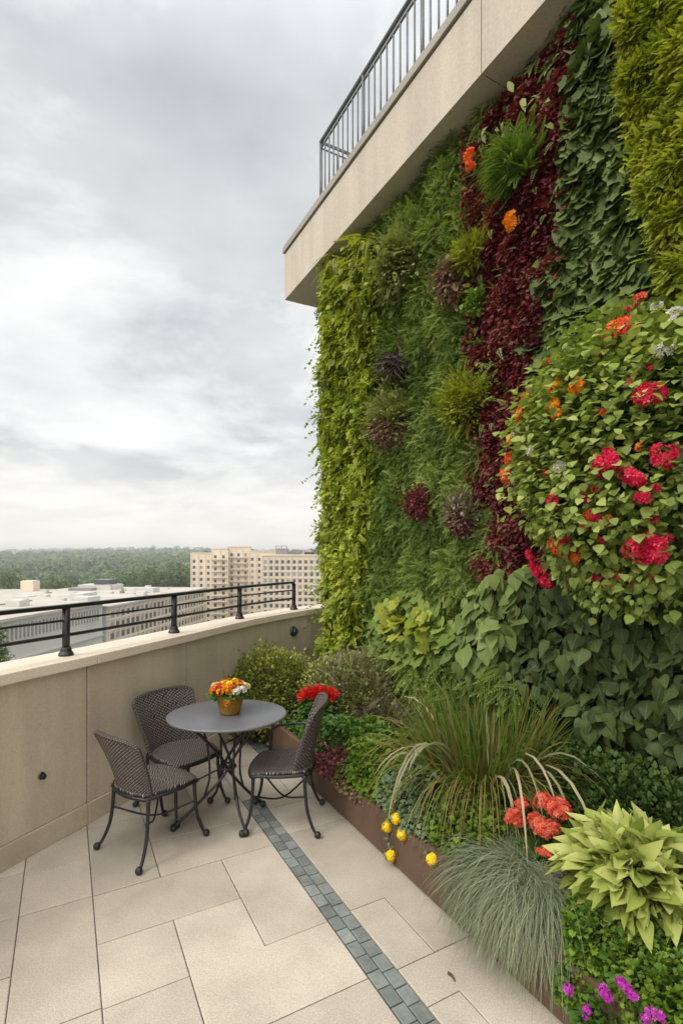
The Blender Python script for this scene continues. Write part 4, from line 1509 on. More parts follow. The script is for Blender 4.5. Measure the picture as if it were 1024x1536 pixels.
for px, py, r, mk, lb in [(703, 232, 8, 'redorange', 'red-orange flower pair by the big grass tuft under the roof slab'), (765, 327, 9, 'orange', 'single yellow-orange flower on the red creeper below the grass tuft')]:
    s, z = on_t(px, py, 2.58)
    c = W(s, 2.58, z)
    r_ = r * c[1] / FPX
    p = plant('wall_flower', lb, 'flower', c, GW)
    stems('stem', [(W(s, 2.86, z - .04), c)], .004, L['stem'], p)
    bloom_ball(c, r_, 50, r_ * .9, L[mk], p, out=-NV, flat=.7)
    c2 = W(s - .01, 2.58, z - (.085 if mk == 'redorange' else .05))
    bloom_ball(c2, r_ * .8, 40, r_ * .8, L[mk], p, out=-NV, flat=.7)
# ------------------------------------------------------------------ plants in the trough
GP = 'plants in the steel planter'


def mound(name, label, cat, c, rad, n, tpl, size, mat, wd=None, **kw):
    c = np.array(c, float)
    p = plant(name, label, cat, c, GP)
    fo = Foliage()
    dome(fo, c, rad, n, tpl, size, wd, **kw)
    fo.build('foliage', L[mat], p)
    return p


def at_t(px, py, t, dz=0.0):
    s, z = on_t(px, py, t)
    return W(s, t, z + dz)


# far end shrub in the corner with the parapet
p = mound('rounded_shrub', 'pale yellow-green small-leaved shrub filling the corner between parapet and planter', 'shrub',
          (-.66, 5.10, .36), (.36, .30, .38), 8500, T_LEAF, .030, 'shrub', axes=(np.array((1., 0, 0)), np.array((0, 1., 0)), UP), lump=.38, nl=30, rnd2=.12, up=.3, low=-.6)
fo = Foliage()
for c, r_, n in (((-.95, 5.00, .36), (.26, .22, .24), 2400), ((-.36, 5.12, .30), (.32, .28, .28), 2600), ((-.72, 4.86, .28), (.26, .18, .18), 1300)):
    dome(fo, np.array(c), r_, n, T_LEAF, .034, axes=(np.array((1., 0, 0)), np.array((0, 1., 0)), UP), lump=.35, up=.3, low=-.6, rnd2=.15)
fo.build('side_growth', L['shrub'], p)
stems('branch', [((-.66, 5.1, .2), (-.66 + .3 * math.cos(a), 5.1 + .25 * math.sin(a), .6)) for a in np.linspace(0, 6, 9)], .006, L['bark'], p)
# olive feathery shrub
c = W(4.15, 2.33, .42)
p = mound('feathery_shrub', 'greyish olive feathery shrub behind the red flower head', 'shrub', c, (.52, .36, .38), 900, T_FEATH, .09, 'heather', up=.6, lump=.25, low=-.3)
fo = Foliage()
dome(fo, c, (.52, .36, .38), 7000, T_LEAF, .027, up=.3, lump=.25, low=-.3)
fo.build('leaves', L['olive'], p)
stems('branch', [(c - UP * .25, c + np.array((.3 * math.cos(a), .25 * math.sin(a), .3))) for a in np.linspace(0, 6, 9)], .005, L['bark'], p)
# scarlet flower head
c = W(3.98, 1.92, .585)
p = plant('scarlet_flower', 'spiky scarlet flower head standing just behind the right-hand wicker chair', 'flower', c, GP)
for k, (dx, dz) in enumerate(((-.085, -.005), (0.0, .012), (.085, -.002))):
    fo = Foliage()
    n = 420
    d = unit(rs.normal(0, 1, (n, 3)) + UP * .5)
    d = d[d[:, 2] > -.15]
    P = c + np.array((dx, 0, dz - .02)) + d * np.array((.03, .03, .02))
    fo.put(diamond(.07, .02), P, d + rs.normal(0, .12, d.shape), rs.normal(0, 1, d.shape), .085 * (.7 + .4 * rs.rand(len(d))), roll=.5)
    fo.build('bloom', L['scarlet'], p)
stems('stem', [(c - UP * .35, c + np.array((dx, 0, -.03))) for dx in (-.085, 0, .085)], .005, L['stem'], p)
fo = Foliage()
dome(fo, c - UP * .22, (.17, .15, .17), 700, T_CURL, .05, up=.1, low=-.4)
fo.build('foliage', L['parsley'], p)
# parsley-like greens along the edge
p = mound('leafy_herb', 'bright green curly herb right beside the right-hand wicker chair', 'herb', W(3.62, 1.93, .30), (.34, .25, .20), 3300, T_CURL, .034, 'parsley', up=.2, lump=.3, low=-.3)
p = mound('leafy_herb', 'pale-tipped green herb behind the pink sedum', 'herb', W(3.32, 2.02, .30), (.26, .22, .19), 2860, T_CURL, .030, 'lettuce', up=.2, lump=.3, low=-.3)
p = mound('heather_mound', 'low pinkish heather mound under the striped grass, far side', 'heather', W(3.68, 2.42, .34), (.28, .22, .20), 1800, T_FEATH, .07, 'heather', up=.6, lump=.25)
fo = Foliage()
dome(fo, W(3.68, 2.42, .35), (.28, .22, .20), 260, T_DIA, .022, low=.1)
fo.build('flowers', L['sedum'], p)
# pink sedum spilling over
c = W(3.33, 1.725, .27)
p = mound('pink_sedum', 'dusty pink sedum spilling over the planter edge behind the chair leg', 'sedum', c, (.24, .105, .10), 1900, T_LEAF, .026, 'sedum', up=.1, lump=.35, low=-.6, nl=24)
fo = Foliage()
dome(fo, W(2.98, 1.70, .235), (.24, .06, .06), 800, T_LEAF, .022, up=-.1, lump=.3, low=-.7, nl=20)
fo.build('trailing_stems', L['pinkdry'], p)
p = mound('leafy_herb', 'bright green parsley clump between the pink sedum and the striped grass', 'herb', W(2.98, 1.88, .27), (.30, .20, .19), 3300, T_CURL, .031, 'lettuce', up=.2, lump=.3, low=-.3)
p = mound('leafy_herb', 'darker green herb clump at the left foot of the striped grass', 'herb', W(3.05, 2.12, .32), (.28, .22, .19), 2860, T_CURL, .032, 'parsley', up=.2, lump=.3, low=-.3)
# silver-green mound and yellow blooms
p = mound('silver_mound', 'silvery blue-green cut-leaf mound beside the yellow pompom flowers', 'groundcover plant', W(2.45, 1.86, .30), (.25, .19, .19), 3300, T_CURL, .030, 'silver', up=.2, lump=.22, low=-.4)
fo = Foliage()
dome(fo, W(2.68, 1.86, .30), (.20, .15, .17), 1500, T_CURL, .034, up=.2, low=-.3)
fo.build('yellow_growth', L['lettuce'], p)
p = mound('leafy_herb', 'low yellow-green herb between the silvery mound and the coral flowers', 'herb', W(2.16, 1.98, .30), (.34, .22, .17), 3740, T_CURL, .027, 'lettuce', up=.3, lump=.3, low=-.3)
p = plant('yellow_pompom', 'sprawling stems with yellow pompom flowers hanging over the planter edge', 'flower', W(2.62, 1.68, .26), GP)
pts = [at_t(594, 1228, 1.655), at_t(580, 1241, 1.65), at_t(603, 1252, 1.65), at_t(586, 1284, 1.645), at_t(648, 1290, 1.65)]
root = W(2.60, 1.74, .27)
for q in pts:
    bloom_ball(q, .027, 420, .017, L['yellow'], p, flat=1.0, low=-1.1, scales=True)
stems('stem', [(root if i < 4 else W(2.38, 1.74, .26), q) for i, q in enumerate(pts)], .0035, L['stem'], p)
fo = Foliage()
for i, q in enumerate(pts):
    rt = root if i < 4 else W(2.38, 1.74, .26)
    n = 60
    u = rs.rand(n, 1)
    fo.put(T_LEAF, rt + (q - rt) * u + rs.normal(0, .018, (n, 3)), rs.normal(0, 1, (n, 3)) - UP * .3, UP, .026)
fo.build('foliage', L['silver'], p)

# striped ornamental grass
gc = W(2.36, 2.28, .25)
p = plant('striped_grass', 'tall arching ornamental grass with green, rusty and cream striped blades in mid planter', 'grass', gc, GP)
fo = Foliage()
n = 620
ph = rs.rand(n) * 2 * math.pi
q = np.stack([np.cos(ph), np.sin(ph), np.zeros(n)], 1)
sp = .12 + .60 * rs.rand(n)
P = gc + q * (.10 + .12 * rs.rand(n, 1)) * np.array((1.25, .8, 1))
fo.blades(P, q * sp[:, None] + UP * 1.0 + rs.normal(0, .13, (n, 3)), .54 + .36 * rs.rand(n), .009 + .008 * rs.rand(n), g=.35 + 1.5 * sp * rs.rand(n), p=1.8, nseg=8)
fo.build('blades', L['sedge'], p)
fo = Foliage()
n = 34
ph = rs.rand(n) * 2 * math.pi
ph[:20] = R(190) + rs.rand(20) * R(150)
q = np.stack([np.cos(ph), np.sin(ph), np.zeros(n)], 1)
P = gc + q * .12 * np.array((1.3, .9, 1)) + rs.normal(0, .04, (n, 3)) * np.array((1, 1, .2))
fo.blades(P + UP * .04, q * (.42 + .3 * rs.rand(n, 1)) + UP, .72 + .40 * rs.rand(n), .016 + .013 * rs.rand(n), g=1.5 + 1.5 * rs.rand(n), p=2.0, nseg=12)
fo.build('cream_blades', L['sedge_pale'], p)
fo = Foliage()
n = 240
ph = R(130) + rs.rand(n) * R(200)
q = np.stack([np.cos(ph), np.sin(ph), np.zeros(n)], 1)
fo.blades(gc + q * .14, q * (.5 + .3 * rs.rand(n, 1)) + UP, .60 + .35 * rs.rand(n), .008, g=1.4 + 1.5 * rs.rand(n), p=1.8, nseg=8, tint=.7 + .3 * rs.rand(n))
fo.build('rusty_blades', L['sedge'], p)

# coral flowers
p = plant('coral_flower', 'coral red clustered flower heads beside the hosta', 'flower', at_t(810, 1275, 2.0), GP)
heads = [(773, 1226, 15, 1.98), (783, 1206, 10, 2.02), (815, 1202, 13, 2.05), (838, 1213, 16, 2.05), (805, 1232, 12, 2.0), (815, 1244, 14, 2.0), (829, 1242, 11, 2.02), (820, 1278, 9, 1.96), (808, 1278, 6, 1.96)]
hp = []
for px, py, r, t in heads:
    c = at_t(px, py, t)
    r_ = r * c[1] / FPX
    hp.append(c)
    bloom_ball(c, r_, 330, r_ * .40, L['coral'], p, flat=.85, low=-.6)
bs = at_t(812, 1320, 2.02)
stems('stem', [(bs, h - UP * .02) for h in hp], .004, L['stem'], p)
fo = Foliage()
dome(fo, bs + UP * .02, (.17, .14, .12), 700, T_CURL, .045, up=.2, low=-.4)
fo.build('foliage', L['parsley'], p)

# hosta
hc = W(1.28, 2.05, .42)
p = plant('hosta', 'large lime-yellow hosta with broad pointed leaves at the right edge of the planter', 'hosta', hc, GP)
fo = Foliage()
n = 1250
d = unit(rs.normal(0, 1, (n * 3, 3)))
d = d[d[:, 2] > -.35][:n]
n = len(d)
lay = rs.rand(n)
P = hc + d * np.array((.27, .27, .25)) * (.25 + .60 * lay[:, None]) + UP * .03
ax = d * np.array((1, 1, .75)) + UP * .22 + rs.normal(0, .26, (n, 3))
fo.put(T_HOSTA, P, ax, d * .35 + UP + rs.normal(0, .25, (n, 3)), (.09 * (.65 + .75 * rs.rand(n))), None, rs.rand(n), .3)
fo.build('leaves', L['hosta'], p)
stems('leaf_stalks', [(hc - UP * .1, hc + d[i] * .15) for i in range(40)], .004, L['hosta'], p)

# blue fescue fountain
fc = W(1.69, 1.88, .30)
p = plant('blue_fescue', 'blue-grey fine fescue grass pouring over the planter edge in front of the coral flowers', 'grass', fc, GP)
fo = Foliage()
n = 9500
ph = rs.rand(n) * 2 * math.pi
q = np.cos(ph)[:, None] * DV + np.sin(ph)[:, None] * NV
front = (q @ NV) < 0
P = fc + q * (.14 * np.sqrt(rs.rand(n, 1))) * 1.0 + rs.normal(0, .03, (n, 3)) + DV * rs.normal(0, .07, (n, 1)) - DV * .03
L_ = np.where(front, .26 + .15 * rs.rand(n), .17 + .09 * rs.rand(n))
tuftid = rs.rand(40)
kk = ((ph / (2 * math.pi)) * 40).astype(int) % 40
fo.blades(P, q * (.55 + .5 * rs.rand(n, 1)) + UP * .75 + rs.normal(0, .10, (n, 3)), L_, .0025, g=2.1 + 1.3 * rs.rand(n), p=.95, nseg=8, lat=rs.normal(0, .38, (n, 3)), tint=.55 * tuftid[kk] + .45 * rs.rand(n), taper=.6)
fo.build('blades', L['fescue'], p)

# bright herbs and magenta flowers, nearest corner
for k, (px, py, t, rp, n, mt, lb) in enumerate([
    (885, 1410, 1.80, 48, 1500, 'lettuce', 'bright green leafy herb clump just right of the blue fescue'),
    (945, 1450, 1.84, 55, 1700, 'lettuce', 'green leafy herb clump under the front of the hosta'),
    (985, 1400, 2.00, 55, 1400, 'parsley', 'darker herb clump under the hosta at the right edge'),
    (880, 1478, 1.73, 42, 1100, 'lettuce', 'small herb clump hanging over the planter edge near the bottom'),
    (1000, 1500, 1.80, 62, 1700, 'lettuce', 'pale green herb clump behind the magenta flowers, lowest right'),
    (1040, 1450, 1.98, 60, 1300, 'parsley', 'broad herb clump at the lower right corner of the planter'),
    (925, 1540, 1.72, 52, 1300, 'parsley', 'dark herb clump at the very bottom behind the planter edge')]):
    c = at_t(px, py, t)
    r = .88 * rp * c[1] / FPX
    p = mound('leafy_herb', lb, 'herb', c, (r, r, r * .95), n, T_CURL, .021, mt, up=.35, lump=.35, low=-.5, nl=26, shell=.5)
    fo = Foliage()
    dome(fo, c - UP * .02, (r * 1.02, r * 1.02, r), 120, T_BROAD, .038, up=0, low=-.3)
    fo.build('broad_leaves', L['parsley'], p)
p = plant('magenta_flower', 'magenta flower spikes in the lower right corner of the planter', 'flower', W(1.2, 1.75, .25), GP)
mf = [(852, 1492, 8, 1.60), (906, 1496, 9, 1.60), (911, 1506, 8, 1.60), (931, 1483, 9, 1.60), (940, 1493, 9, 1.60), (950, 1503, 8, 1.60), (880, 1524, 7, 1.60), (878, 1533, 6, 1.60), (975, 1530, 9, 1.60), (990, 1534, 8, 1.60), (968, 1540, 8, 1.60)]
hp = []
for px, py, r, t in mf:
    c = at_t(px, py, t, .02)
    r_ = r * c[1] / FPX
    hp.append(c)
    bloom_ball(c, r_ * .8, 46, r_ * .62, L['magenta'], p, low=-.7)
stems('stem', [(h - UP * .12 + NV * .05, h) for h in hp], .003, L['stem'], p)

# low dark hedge behind the hosta, and the carpet between the plants
p = mound('low_hedge', 'low dark green fine-leaved hedge behind the hosta, under the broad ivy', 'hedge', W(1.62, 2.56, .34), (.80, .32, .34), 13000, T_LEAF, .026, 'low', lump=.2, nl=60, up=.4)
fo = Foliage()
gp = scatter([(.7, 1.70), (5.0, 1.70), (5.0, 2.85), (.7, 2.85)], 16000, .0)
P = gp[:, :1] * DV + gp[:, 1:] * NV + UP * (.22 + .09 * (gp[:, 1:] - 1.68) + .07 * rs.rand(len(gp), 1))
fo.put(T_CURL, P, rs.normal(0, .8, (len(gp), 3)) + UP * .8, UP, .03, roll=.5)
o = fo.build('ground_cover', L['parsley'])
o['kind'] = 'stuff'
tag(o, 'low green ground cover carpeting the soil between the planter plants', 'ground cover')

# bloom of the table pot
fo = Foliage()
pc = np.array((-.755, 3.48, ZTB + .13))
dome(fo, pc, (.115, .115, .06), 320, T_LEAF, .032, up=.2, low=-.2)
fo.build('foliage', L['parsley'], pot)
mats = ['orange', 'orange', 'yellow', 'redorange', 'coral', 'orange', 'white']
for k in range(34):
    a = k * 2.399
    rr_ = .128 * math.sqrt((k + .5) / 34)
    c = pc + np.array((rr_ * math.cos(a), rr_ * math.sin(a), .075 * math.sqrt(max(0, 1 - (rr_ / .14) ** 2)) + rs.normal(0, .005)))
    bloom_ball(c, .019 + .007 * rs.rand(), 26, .018, L[mats[rs.randint(len(mats))]], pot, flat=.7, out=unit(c - pc + UP * .05))
bloom_ball(pc + np.array((-.0, -.092, -.03)), .022, 26, .02, L['orange'], pot, out=np.array((0, -1, .2)))

# twig on the paving
tw = MB()
q0 = np.array(((672 - CXP) / FPX, 1, 0)) * (H * FPX / (1462 - HYP)); q1 = np.array(((682 - CXP) / FPX, 1, 0)) * (H * FPX / (1474 - HYP))
q0[2], q1[2] = .006, .004
tw.tube([q0, (q0 + q1) / 2 + (0.004, .002, .002), q1], [.0065, .005, .0025], 6, 4)
tag(tw.build('twig', L['bark'], None, True), 'small dark twig lying on the paving beside the glass tile strip', 'twig')

# ------------------------------------------------------------------ the town below
GZ = -38.0
M['ground'] = surf('far_ground', (.085, .10, .05), .95, var=.4, scale=.02, bump=0, col2=(.12, .115, .09))
M['conc'] = surf('pale_concrete', (.55, .475, .375), .85, var=.12, scale=.06, bump=0, streak=0)
M['conc2'] = surf('cream_concrete', (.66, .555, .43), .85, var=.1, scale=.08, bump=0)
M['roofw'] = surf('pale_roof', (.43, .395, .345), .85, var=.2, scale=.08, bump=0)
M['facade'] = surf('pale_facade', (.50, .49, .46), .8, var=.12, scale=.1, bump=0)
M['pane'] = surf('dark_pane', (.055, .062, .068), .2, var=.3, scale=.3, bump=0)
M['blind'] = surf('window_blind', (.26, .25, .23), .4, var=.3, scale=.3, bump=0)
M['slate'] = surf('grey_roof', (.22, .20, .19), .8, var=.2, scale=.5, bump=0)
M['brickroof'] = surf('tile_roof', (.30, .17, .12), .8, var=.2, scale=.5, bump=0)

# terrain: one sheet, level under the town and rising to low hills
xs = np.concatenate([np.linspace(-6000, -1500, 12), np.linspace(-1200, 1200, 40), np.linspace(1500, 6000, 12)])
ys = np.concatenate([np.linspace(-300, 300, 8), np.linspace(360, 1600, 40), np.linspace(1750, 9000, 26)])


def terrain(x, y):
    d = np.maximum(0, y - 330)
    return (GZ + 33 * (1 - np.exp(-d / 900.)) + 6 * np.sin(x / 310. + y / 540.) * np.clip(d / 900., 0, 1)
            + 5 * np.sin(x / 130. - y / 210. + 1.3) * np.clip(d / 900., 0, 1) + np.clip((y - 2600) / 2500., 0, 1) * 22 * np.sin(x / 900. + .8) ** 2)


X, Y = np.meshgrid(xs, ys, indexing='ij')
Z = terrain(X, Y)
V = np.stack([X, Y, Z], -1).reshape(-1, 3)
ny = len(ys)
F = [(i * ny + j, (i + 1) * ny + j, (i + 1) * ny + j + 1, i * ny + j + 1) for i in range(len(xs) - 1) for j in range(ny - 1)]
o = MB().add(V, F).build('terrain', M['ground'], None, True)
o['kind'] = 'structure'

# woods on the far slopes: thousands of crowns that read as one mass
fo = Foliage()


def wood(n, y0, y1, xw, rmean, leaves, lsize, power=1.0):
    y = y0 + (y1 - y0) * rs.rand(n) ** power
    x = (rs.rand(n) - .62) * xw * y
    r = rmean * (.6 + .8 * rs.rand(n))
    z = terrain(x, y) + r * .9
    tt = rs.rand(n)
    d = unit(rs.normal(0, 1, (n, leaves, 3)))
    d[:, :, 2] = np.abs(d[:, :, 2]) * 1.0 - .25
    rad = r[:, None, None] * np.array((1, 1, 1.15)) * (.65 + .4 * rs.rand(n, leaves, 1))
    P = np.stack([x, y, z], -1)[:, None, :] + d * rad
    ls = (lsize * r[:, None] * (.7 + .6 * rs.rand(n, leaves)))
    P, d, ls = P.reshape(-1, 3), d.reshape(-1, 3), ls.reshape(-1)
    tang = unit(np.cross(d, rs.normal(0, 1, d.shape)))
    fo.put(T_PETAL, P - tang * ls[:, None] * .5, tang + d * .15, d, ls, None, np.repeat(tt * .6, leaves) + .4 * rs.rand(n * leaves), .3)


wood(620, 330, 520, 1.55, 6.5, 150, .42)
wood(1500, 480, 1100, 1.5, 7.0, 60, .6)
wood(2600, 1000, 2600, 1.45, 8.5, 26, .9)
wood(2200, 2400, 5200, 1.4, 13, 14, 1.1)
o = fo.build('woodland', L['tree'])
o['kind'] = 'stuff'
tag(o, 'green woods covering the far slopes out to the horizon', 'woods')

# small houses scattered in the woods
hw = MB().box((0, 0, 3), (12, 9, 12)).v
GH = 'houses scattered over the wooded slopes'


def house(mat_roof):
    h = thing('distant_house', 'small pale house half hidden among the trees of the far wooded slopes', 'house', (0, 0, 0), GH)
    MB().box((0, 0, 3), (12, 9, 9)).build('wall', M['conc2'], h, False, (0, 0, 0))
    MB().add([(-6.5, -5, 7.5), (6.5, -5, 7.5), (6.5, 5, 7.5), (-6.5, 5, 7.5), (-6.5, 0, 11), (6.5, 0, 11)],
             [(0, 1, 5, 4), (2, 3, 4, 5), (0, 4, 3), (1, 2, 5), (3, 2, 1, 0)]).build('roof', mat_roof, h, False, (0, 0, 0))
    return h


ha, hb = house(M['brickroof']), house(M['slate'])
first = [ha, hb]
for k in range(90):
    y = 700 + 2300 * rs.rand()
    x = (rs.rand() - .90) * .95 * y if k % 4 else (rs.rand() * .12 - .08) * y
    if k < 2:
        h = first[k]
    else:
        src = first[k % 2]
        h = src.copy()
        COL.objects.link(h)
        for chd in list(src.children):
            q = chd.copy()
            COL.objects.link(q)
            q.parent = h
    sc_ = .6 + .7 * rs.rand()
    h.location = (x, y, float(terrain(x, y)) + 6.5)
    h.rotation_euler = (0, 0, rs.rand() * 3)
    h.scale = (sc_ * 1.2, sc_, sc_)

# ---- buildings
def obox(mb, o, ax, a0, a1, b0, b1, z0, z1):
    """box in a building's own frame: a along its front, b back from it"""
    ay = np.array((-ax[1], ax[0], 0))
    c = np.array((o[0], o[1], 0)) + ax * (a0 + a1) / 2 + ay * (b0 + b1) / 2 + UP * (z0 + z1) / 2
    return mb.box(c, (a1 - a0, b1 - b0, z1 - z0), (ax, ay, UP))


def windows(parent, o, ax, a_list, z_list, w, h, b=-.06, limit=100, sill=True):
    rest = MB()
    k = 0
    for z in z_list:
        for a in a_list:
            m = MB()
            obox(m, o, ax, a - w / 2, a + w / 2, b, b + .10, z, z + h)
            if k < limit:
                m.build('window', M['blind' if rs.rand() < .28 else 'pane'], parent)
            else:
                rest.v, rest.f = rest.v, rest.f
                obox(rest, o, ax, a - w / 2, a + w / 2, b, b + .10, z, z + h)
            k += 1
    if rest.v:
        q = rest.build('window_rows', M['pane'], parent)
        q['kind'] = 'stuff'


AX = np.array((1.0, 0.0, 0.0))
D1 = 255.0
x_at = lambda px, D: (px - CXP) / FPX * D
z_at = lambda py, D: H + (HYP - py) / FPX * D
# tower block: stepped roofline
tw_ = thing('apartment_tower', 'stepped beige apartment block rising beyond the parapet railing', 'building', (x_at(340, D1), D1, GZ))
segs = [(285.7, 317, 830.3, 0), (317, 341, 823.6, -2.0), (341, 372, 820.7, .8), (372, 414, 827.4, -1.2)]
axr = unit(np.array((1, .10, 0)))
O1 = (x_at(285.7, D1), D1)
for xa, xb, yt, b0 in segs:
    a0, a1 = x_at(xa, D1) - O1[0], x_at(xb, D1) - O1[0]
    zt = z_at(yt, D1)
    wl_ = obox(MB(), O1, axr, a0, a1 - .03, b0, 16, GZ, zt).build('wall', M['conc2'], tw_)
    obox(MB(), O1, axr, a0 - .1, a1 + .05, b0 - .25, 16.2, zt + .02, zt + .5).build('parapet_cap', M['conc2'], wl_)
    zl = [zt - 4.6 - 3.0 * k for k in range(11)]
    wn_ = int((a1 - a0) / 3.4)
    al = [a0 + (a1 - a0) * (k + .5) / wn_ for k in range(wn_)]
    windows(wl_, O1, axr, al, zl, 1.25, 1.5, b0 - .07)
    if xa in (317, 341):
        zb = [zt - 5.2 - 3.0 * k for k in range(11)]
        for z in zb:
            obox(MB(), O1, axr, a0 + .4, a1 - .4, b0 - 1.3, b0 - .09, z - .1, z + .08).build('balcony', M['conc'], wl_)
    for k in range(wn_ + 1):
        a = a0 + (a1 - a0) * k / wn_
        obox(MB(), O1, axr, a + .05, a + .40, b0 - .28, b0 - .012, GZ, zt - .6).build('pier', M['conc2'], wl_)
# slab block: regular window grid
D2 = 225.0
sb = thing('apartment_slab', 'long pale apartment block with a dense regular window grid right of the stepped block', 'building', (x_at(440, D2), D2, GZ))
O2 = (x_at(393.5, D2), D2)
axs = unit(np.array((1, -.06, 0)))
zt = z_at(833.7, D2)
obox(MB(), O2, axs, 0, 62, 0, 18, GZ, zt).build('wall', M['conc'], sb)
obox(MB(), O2, axs, -.2, 62.2, -.3, 18.2, zt + .02, zt + .55).build('roof_edge', M['conc2'], sb)
nb = 22
windows(sb, O2, axs, [1.3 + 2.55 * k for k in range(nb)], [zt - 3.4 - 2.75 * k for k in range(11)], 1.25, 1.45, -.06)
for k in range(nb + 1):
    obox(MB(), O2, axs, .05 + 2.55 * k - .14 + .02, .05 + 2.55 * k + .14, -.34, -.012, GZ, zt - .3).build('pier', M['conc2'], sb)
for k in range(11):
    obox(MB(), O2, axs, 0.2, 61.8, -.22, -.014, zt - 4.35 - 2.75 * k, zt - 4.05 - 2.75 * k).build('string_course', M['conc2'], sb)
pd = x_at(421, D2) - O2[0]
pz = zt + .6
m = MB()
obox(m, O2, axs, pd - 2.5, pd + 2.5, 2, 7, pz, pz + 2.6)
ph_ = m.build('plant_room', M['slate'], sb)
m = MB()
for a in (-2.4, 0, 2.4):
    obox(m, O2, axs, pd + a - .1, pd + a + .1, 2.1, 2.3, pz + 2.62, pz + 3.6)
obox(m, O2, axs, pd - 2.6, pd + 2.6, 2.05, 2.35, pz + 3.62, pz + 3.8)
m.build('frame', M['iron'], ph_)
obox(MB(), O2, axs, x_at(462, D2) - O2[0] - 2.2, x_at(462, D2) - O2[0] + 2.2, 4, 7, pz, pz + 1.0).build('roof_vent', M['iron'], sb)

# low white complex: facades running away from us, big pale roofs
axd = unit(np.array((.087, 1, 0)))
ayd = np.array((-axd[1], axd[0], 0))
OA = (-77.0, 78.0)
za = -13.2
A_ = thing('low_hall', 'long low white hall with a band of ribbed windows under its pale flat roof', 'building', (-75, 110, GZ))
obox(MB(), OA, axd, 0, 74, 0, 90, GZ, za).build('wall', M['facade'], A_)
rf = obox(MB(), OA, axd, -1, 75, -1, 91, za + .03, za + .7).build('roof', M['roofw'], A_)
obox(MB(), OA, axd, 4, 72, -.10, -.015, za - 4.4, za - 1.2).build('window_band', M['blind'], A_)
for k in range(52):
    obox(MB(), OA, axd, 4.2 + 1.32 * k, 4.5 + 1.32 * k, -.40, -.12, za - 4.5, za - 1.1).build('rib', M['facade'], A_)
obox(MB(), OA, axd, 0, 74, -.5, -.02, za - 9.2, za - 8.8).build('ledge', M['facade'], A_)
windows(A_, OA, axd, [22 + 3.2 * k for k in range(14)], [za - 14.2], 1.5, 1.6, -.08)
for (a, b, w_, d_, h_) in ((20, 20, 6, 4, 1.2), (40, 32, 10, 6, 1.0), (58, 14, 4, 4, 1.6), (50, 50, 8, 8, 1.4), (12, 45, 5, 9, 1.1)):
    obox(MB(), OA, axd, a, a + w_, b, b + d_, za + .72, za + .72 + h_).build('rooflight', M['facade'], rf)
for b in (22, 44, 66):
    obox(MB(), OA, axd, 0, 74, b, b + .5, za + .71, za + 1.05).build('roof_ridge', M['slate'], rf)
for k in range(26):
    a, b, q = 3 + 66 * rs.rand(), 3 + 80 * rs.rand(), .5 + 1.1 * rs.rand()
    obox(MB(), OA, axd, a, a + q * (1 + rs.rand()), b, b + q, za + .72, za + .9 + .8 * rs.rand()).build('roof_vent', M['facade' if k % 3 else 'slate'], rf)
OB = (-70.2, 153.5)
zb_ = -14.6
B_ = thing('low_office', 'low white office wing with rows of dark windows, beyond the ribbed hall', 'building', (-66, 190, GZ))
obox(MB(), OB, axd, 0, 84, 0, 60, GZ, zb_).build('wall', M['facade'], B_)
rf = obox(MB(), OB, axd, -.8, 85, -.8, 61, zb_ + .03, zb_ + .6).build('roof', M['roofw'], B_)
windows(B_, OB, axd, [3 + 3.2 * k for k in range(25)], [zb_ - 3.2 - 3.3 * k for k in range(4)], 2.1, 1.8, -.08)
for k in range(6):
    obox(MB(), OB, axd, .3, 83.7, -.35, -.015, zb_ - 3.9 - 3.3 * k, zb_ - 3.6 - 3.3 * k).build('string_course', M['conc2'], B_)
for k in range(27):
    obox(MB(), OB, axd, 1.3 + 3.2 * k - .15, 1.3 + 3.2 * k + .15, -.42, -.012, GZ, zb_ - .6).build('pier', M['conc2'], B_)
for (a, b, w_, d_, h_) in ((10, 12, 7, 6, 1.6), (30, 26, 9, 5, 1.2), (52, 10, 6, 8, 1.8), (66, 34, 8, 8, 2.0), (36, 6, 3, 3, 1.6)):
    obox(MB(), OB, axd, a, a + w_, b, b + d_, zb_ + .62, zb_ + .62 + h_).build('rooflight', M['facade'], rf)
for k in range(26):
    a, b, q = 3 + 76 * rs.rand(), 3 + 50 * rs.rand(), .6 + 1.3 * rs.rand()
    obox(MB(), OB, axd, a, a + q * (1 + rs.rand()), b, b + q, zb_ + .62, zb_ + .8 + 1.0 * rs.rand()).build('roof_vent', M['facade' if k % 3 else 'slate'], rf)
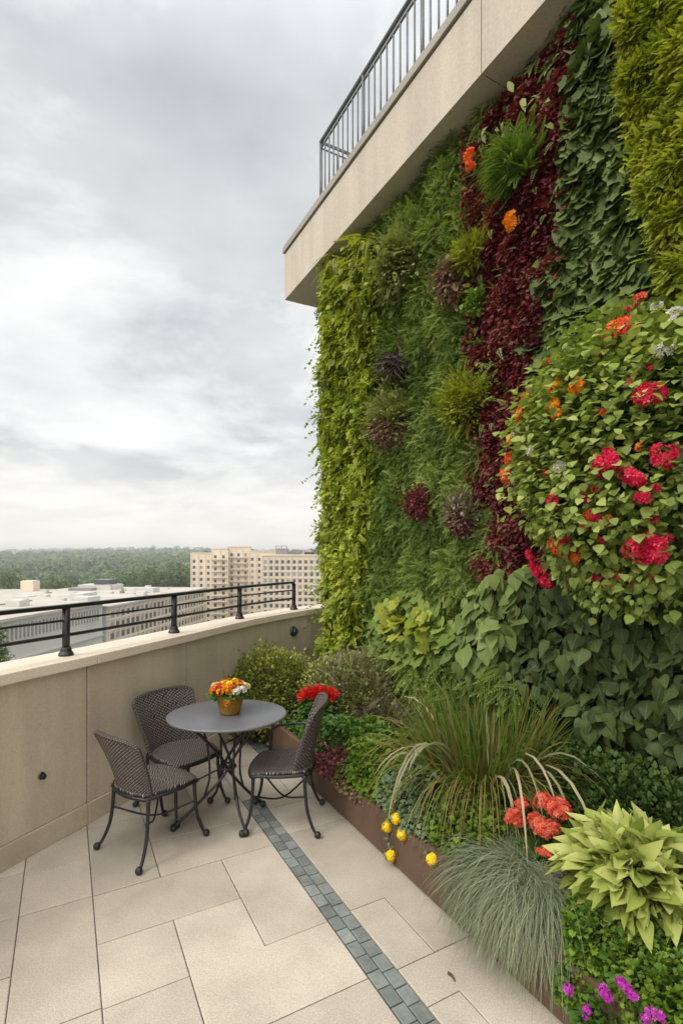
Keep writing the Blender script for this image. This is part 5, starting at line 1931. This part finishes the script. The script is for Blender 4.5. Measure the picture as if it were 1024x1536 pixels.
# far hall on the left
OC = (-175, 158)
C_ = thing('far_hall', 'broad pale flat-roofed hall at the edge of the woods, behind the ribbed hall', 'building', (-160, 200, GZ))
obox(MB(), OC, AX, 0, 100, 6, 78, GZ, -15.4).build('wall', M['facade'], C_)
rf = obox(MB(), OC, AX, -1, 101, 5, 79, -15.36, -14.8).build('roof', M['roofw'], C_)
tb_ = obox(MB(), OC, AX, 35, 40.5, 66, 71, -14.78, -10.2).build('roof_tower', M['conc2'], rf)
pt = obox(MB(), OC, AX, 62, 76, 62, 74, -14.78, -11.8).build('penthouse', M['facade'], rf)
obox(MB(), OC, AX, 60, 70, 58, 61.8, -14.78, -12.9).build('penthouse', M['slate'], rf)
obox(MB(), OC, AX, 68, 75, 64, 71, -11.75, -9.6).build('lantern', M['pane'], pt)
for k in range(7):
    obox(MB(), OC, AX, 6 + 13 * k, 11 + 13 * k, 20 + 5 * (k % 3), 26 + 5 * (k % 3), -14.78, -13.7).build('rooflight', M['facade'], rf)


# trees near the buildings, each with its own trunk and crown
def tree(name, label, x, y, zt, r, n, ls, base=None, group=None, hgt=1.15):
    gz = float(terrain(np.array(x), np.array(y))) if base is None else base
    t_ = thing(name, label, 'tree', (x, y, gz), group)
    MB().tube([(x, y, gz), (x + .2, y, (gz + zt) / 2), (x, y + .1, zt - r * .4)], [r * .10, r * .07, r * .025], 8, 4).build('trunk', L['bark'], t_, True)
    fo = Foliage()
    ax_ = (np.array((1., 0, 0)), np.array((0, 1., 0)), UP)
    for k in range(9):
        d = unit(rs.normal(0, 1, 3))
        c = np.array((x, y, zt - r * hgt)) + d * np.array((r * .55, r * .55, r * hgt * .6))
        dome(fo, c, (r * .55, r * .55, r * .5), n // 9, T_LEAF, ls, up=.1, low=-1.1, axes=ax_, lump=.3, shell=.6)
    fo.build('crown', L['tree'], t_)


tree('leafy_tree', 'leafy green treetop at the left edge below the railing', -31.7, 46, -4.1, 2.3, 5200, .24, GZ)
GT = 'trees along the edge of the woods'
for k in range(15):
    px = [-20, 8, 30, 52, 78, 105, 150, 172, 190, 208, 226, 243, 258, 272, 284][k]
    D = 268 + 46 * rs.rand()
    tree('edge_tree', 'rounded green tree in the row where the woods meet the pale roofs', x_at(px, D), D, z_at([866, 858, 862, 868, 871, 868, 866, 862, 855, 850, 846, 848, 844, 846, 848][k] + 3 * rs.rand(), D), 7.5 + 2.5 * rs.rand(), 1300, 1.3, None, GT)

# ------------------------------------------------------------------ haze
hm, hn, hl_, hb_ = new_mat('haze')
hn.remove(hb_)
pv = hn.new('ShaderNodeVolumePrincipled')
pv.inputs['Color'].default_value = (.93, .95, .97, 1)
pv.inputs['Density'].default_value = 0.00034
pv.inputs['Anisotropy'].default_value = 0.2
hl_.new(pv.outputs[0], hn['Material Output'].inputs['Volume'])
hz_ = MB().box((0, 4350, (60 - 45) / 2), (12100, 9400, 105)).build('haze', hm)
hz_['kind'] = 'stuff'
tag(hz_, 'thin pale haze over the far slopes', 'haze')
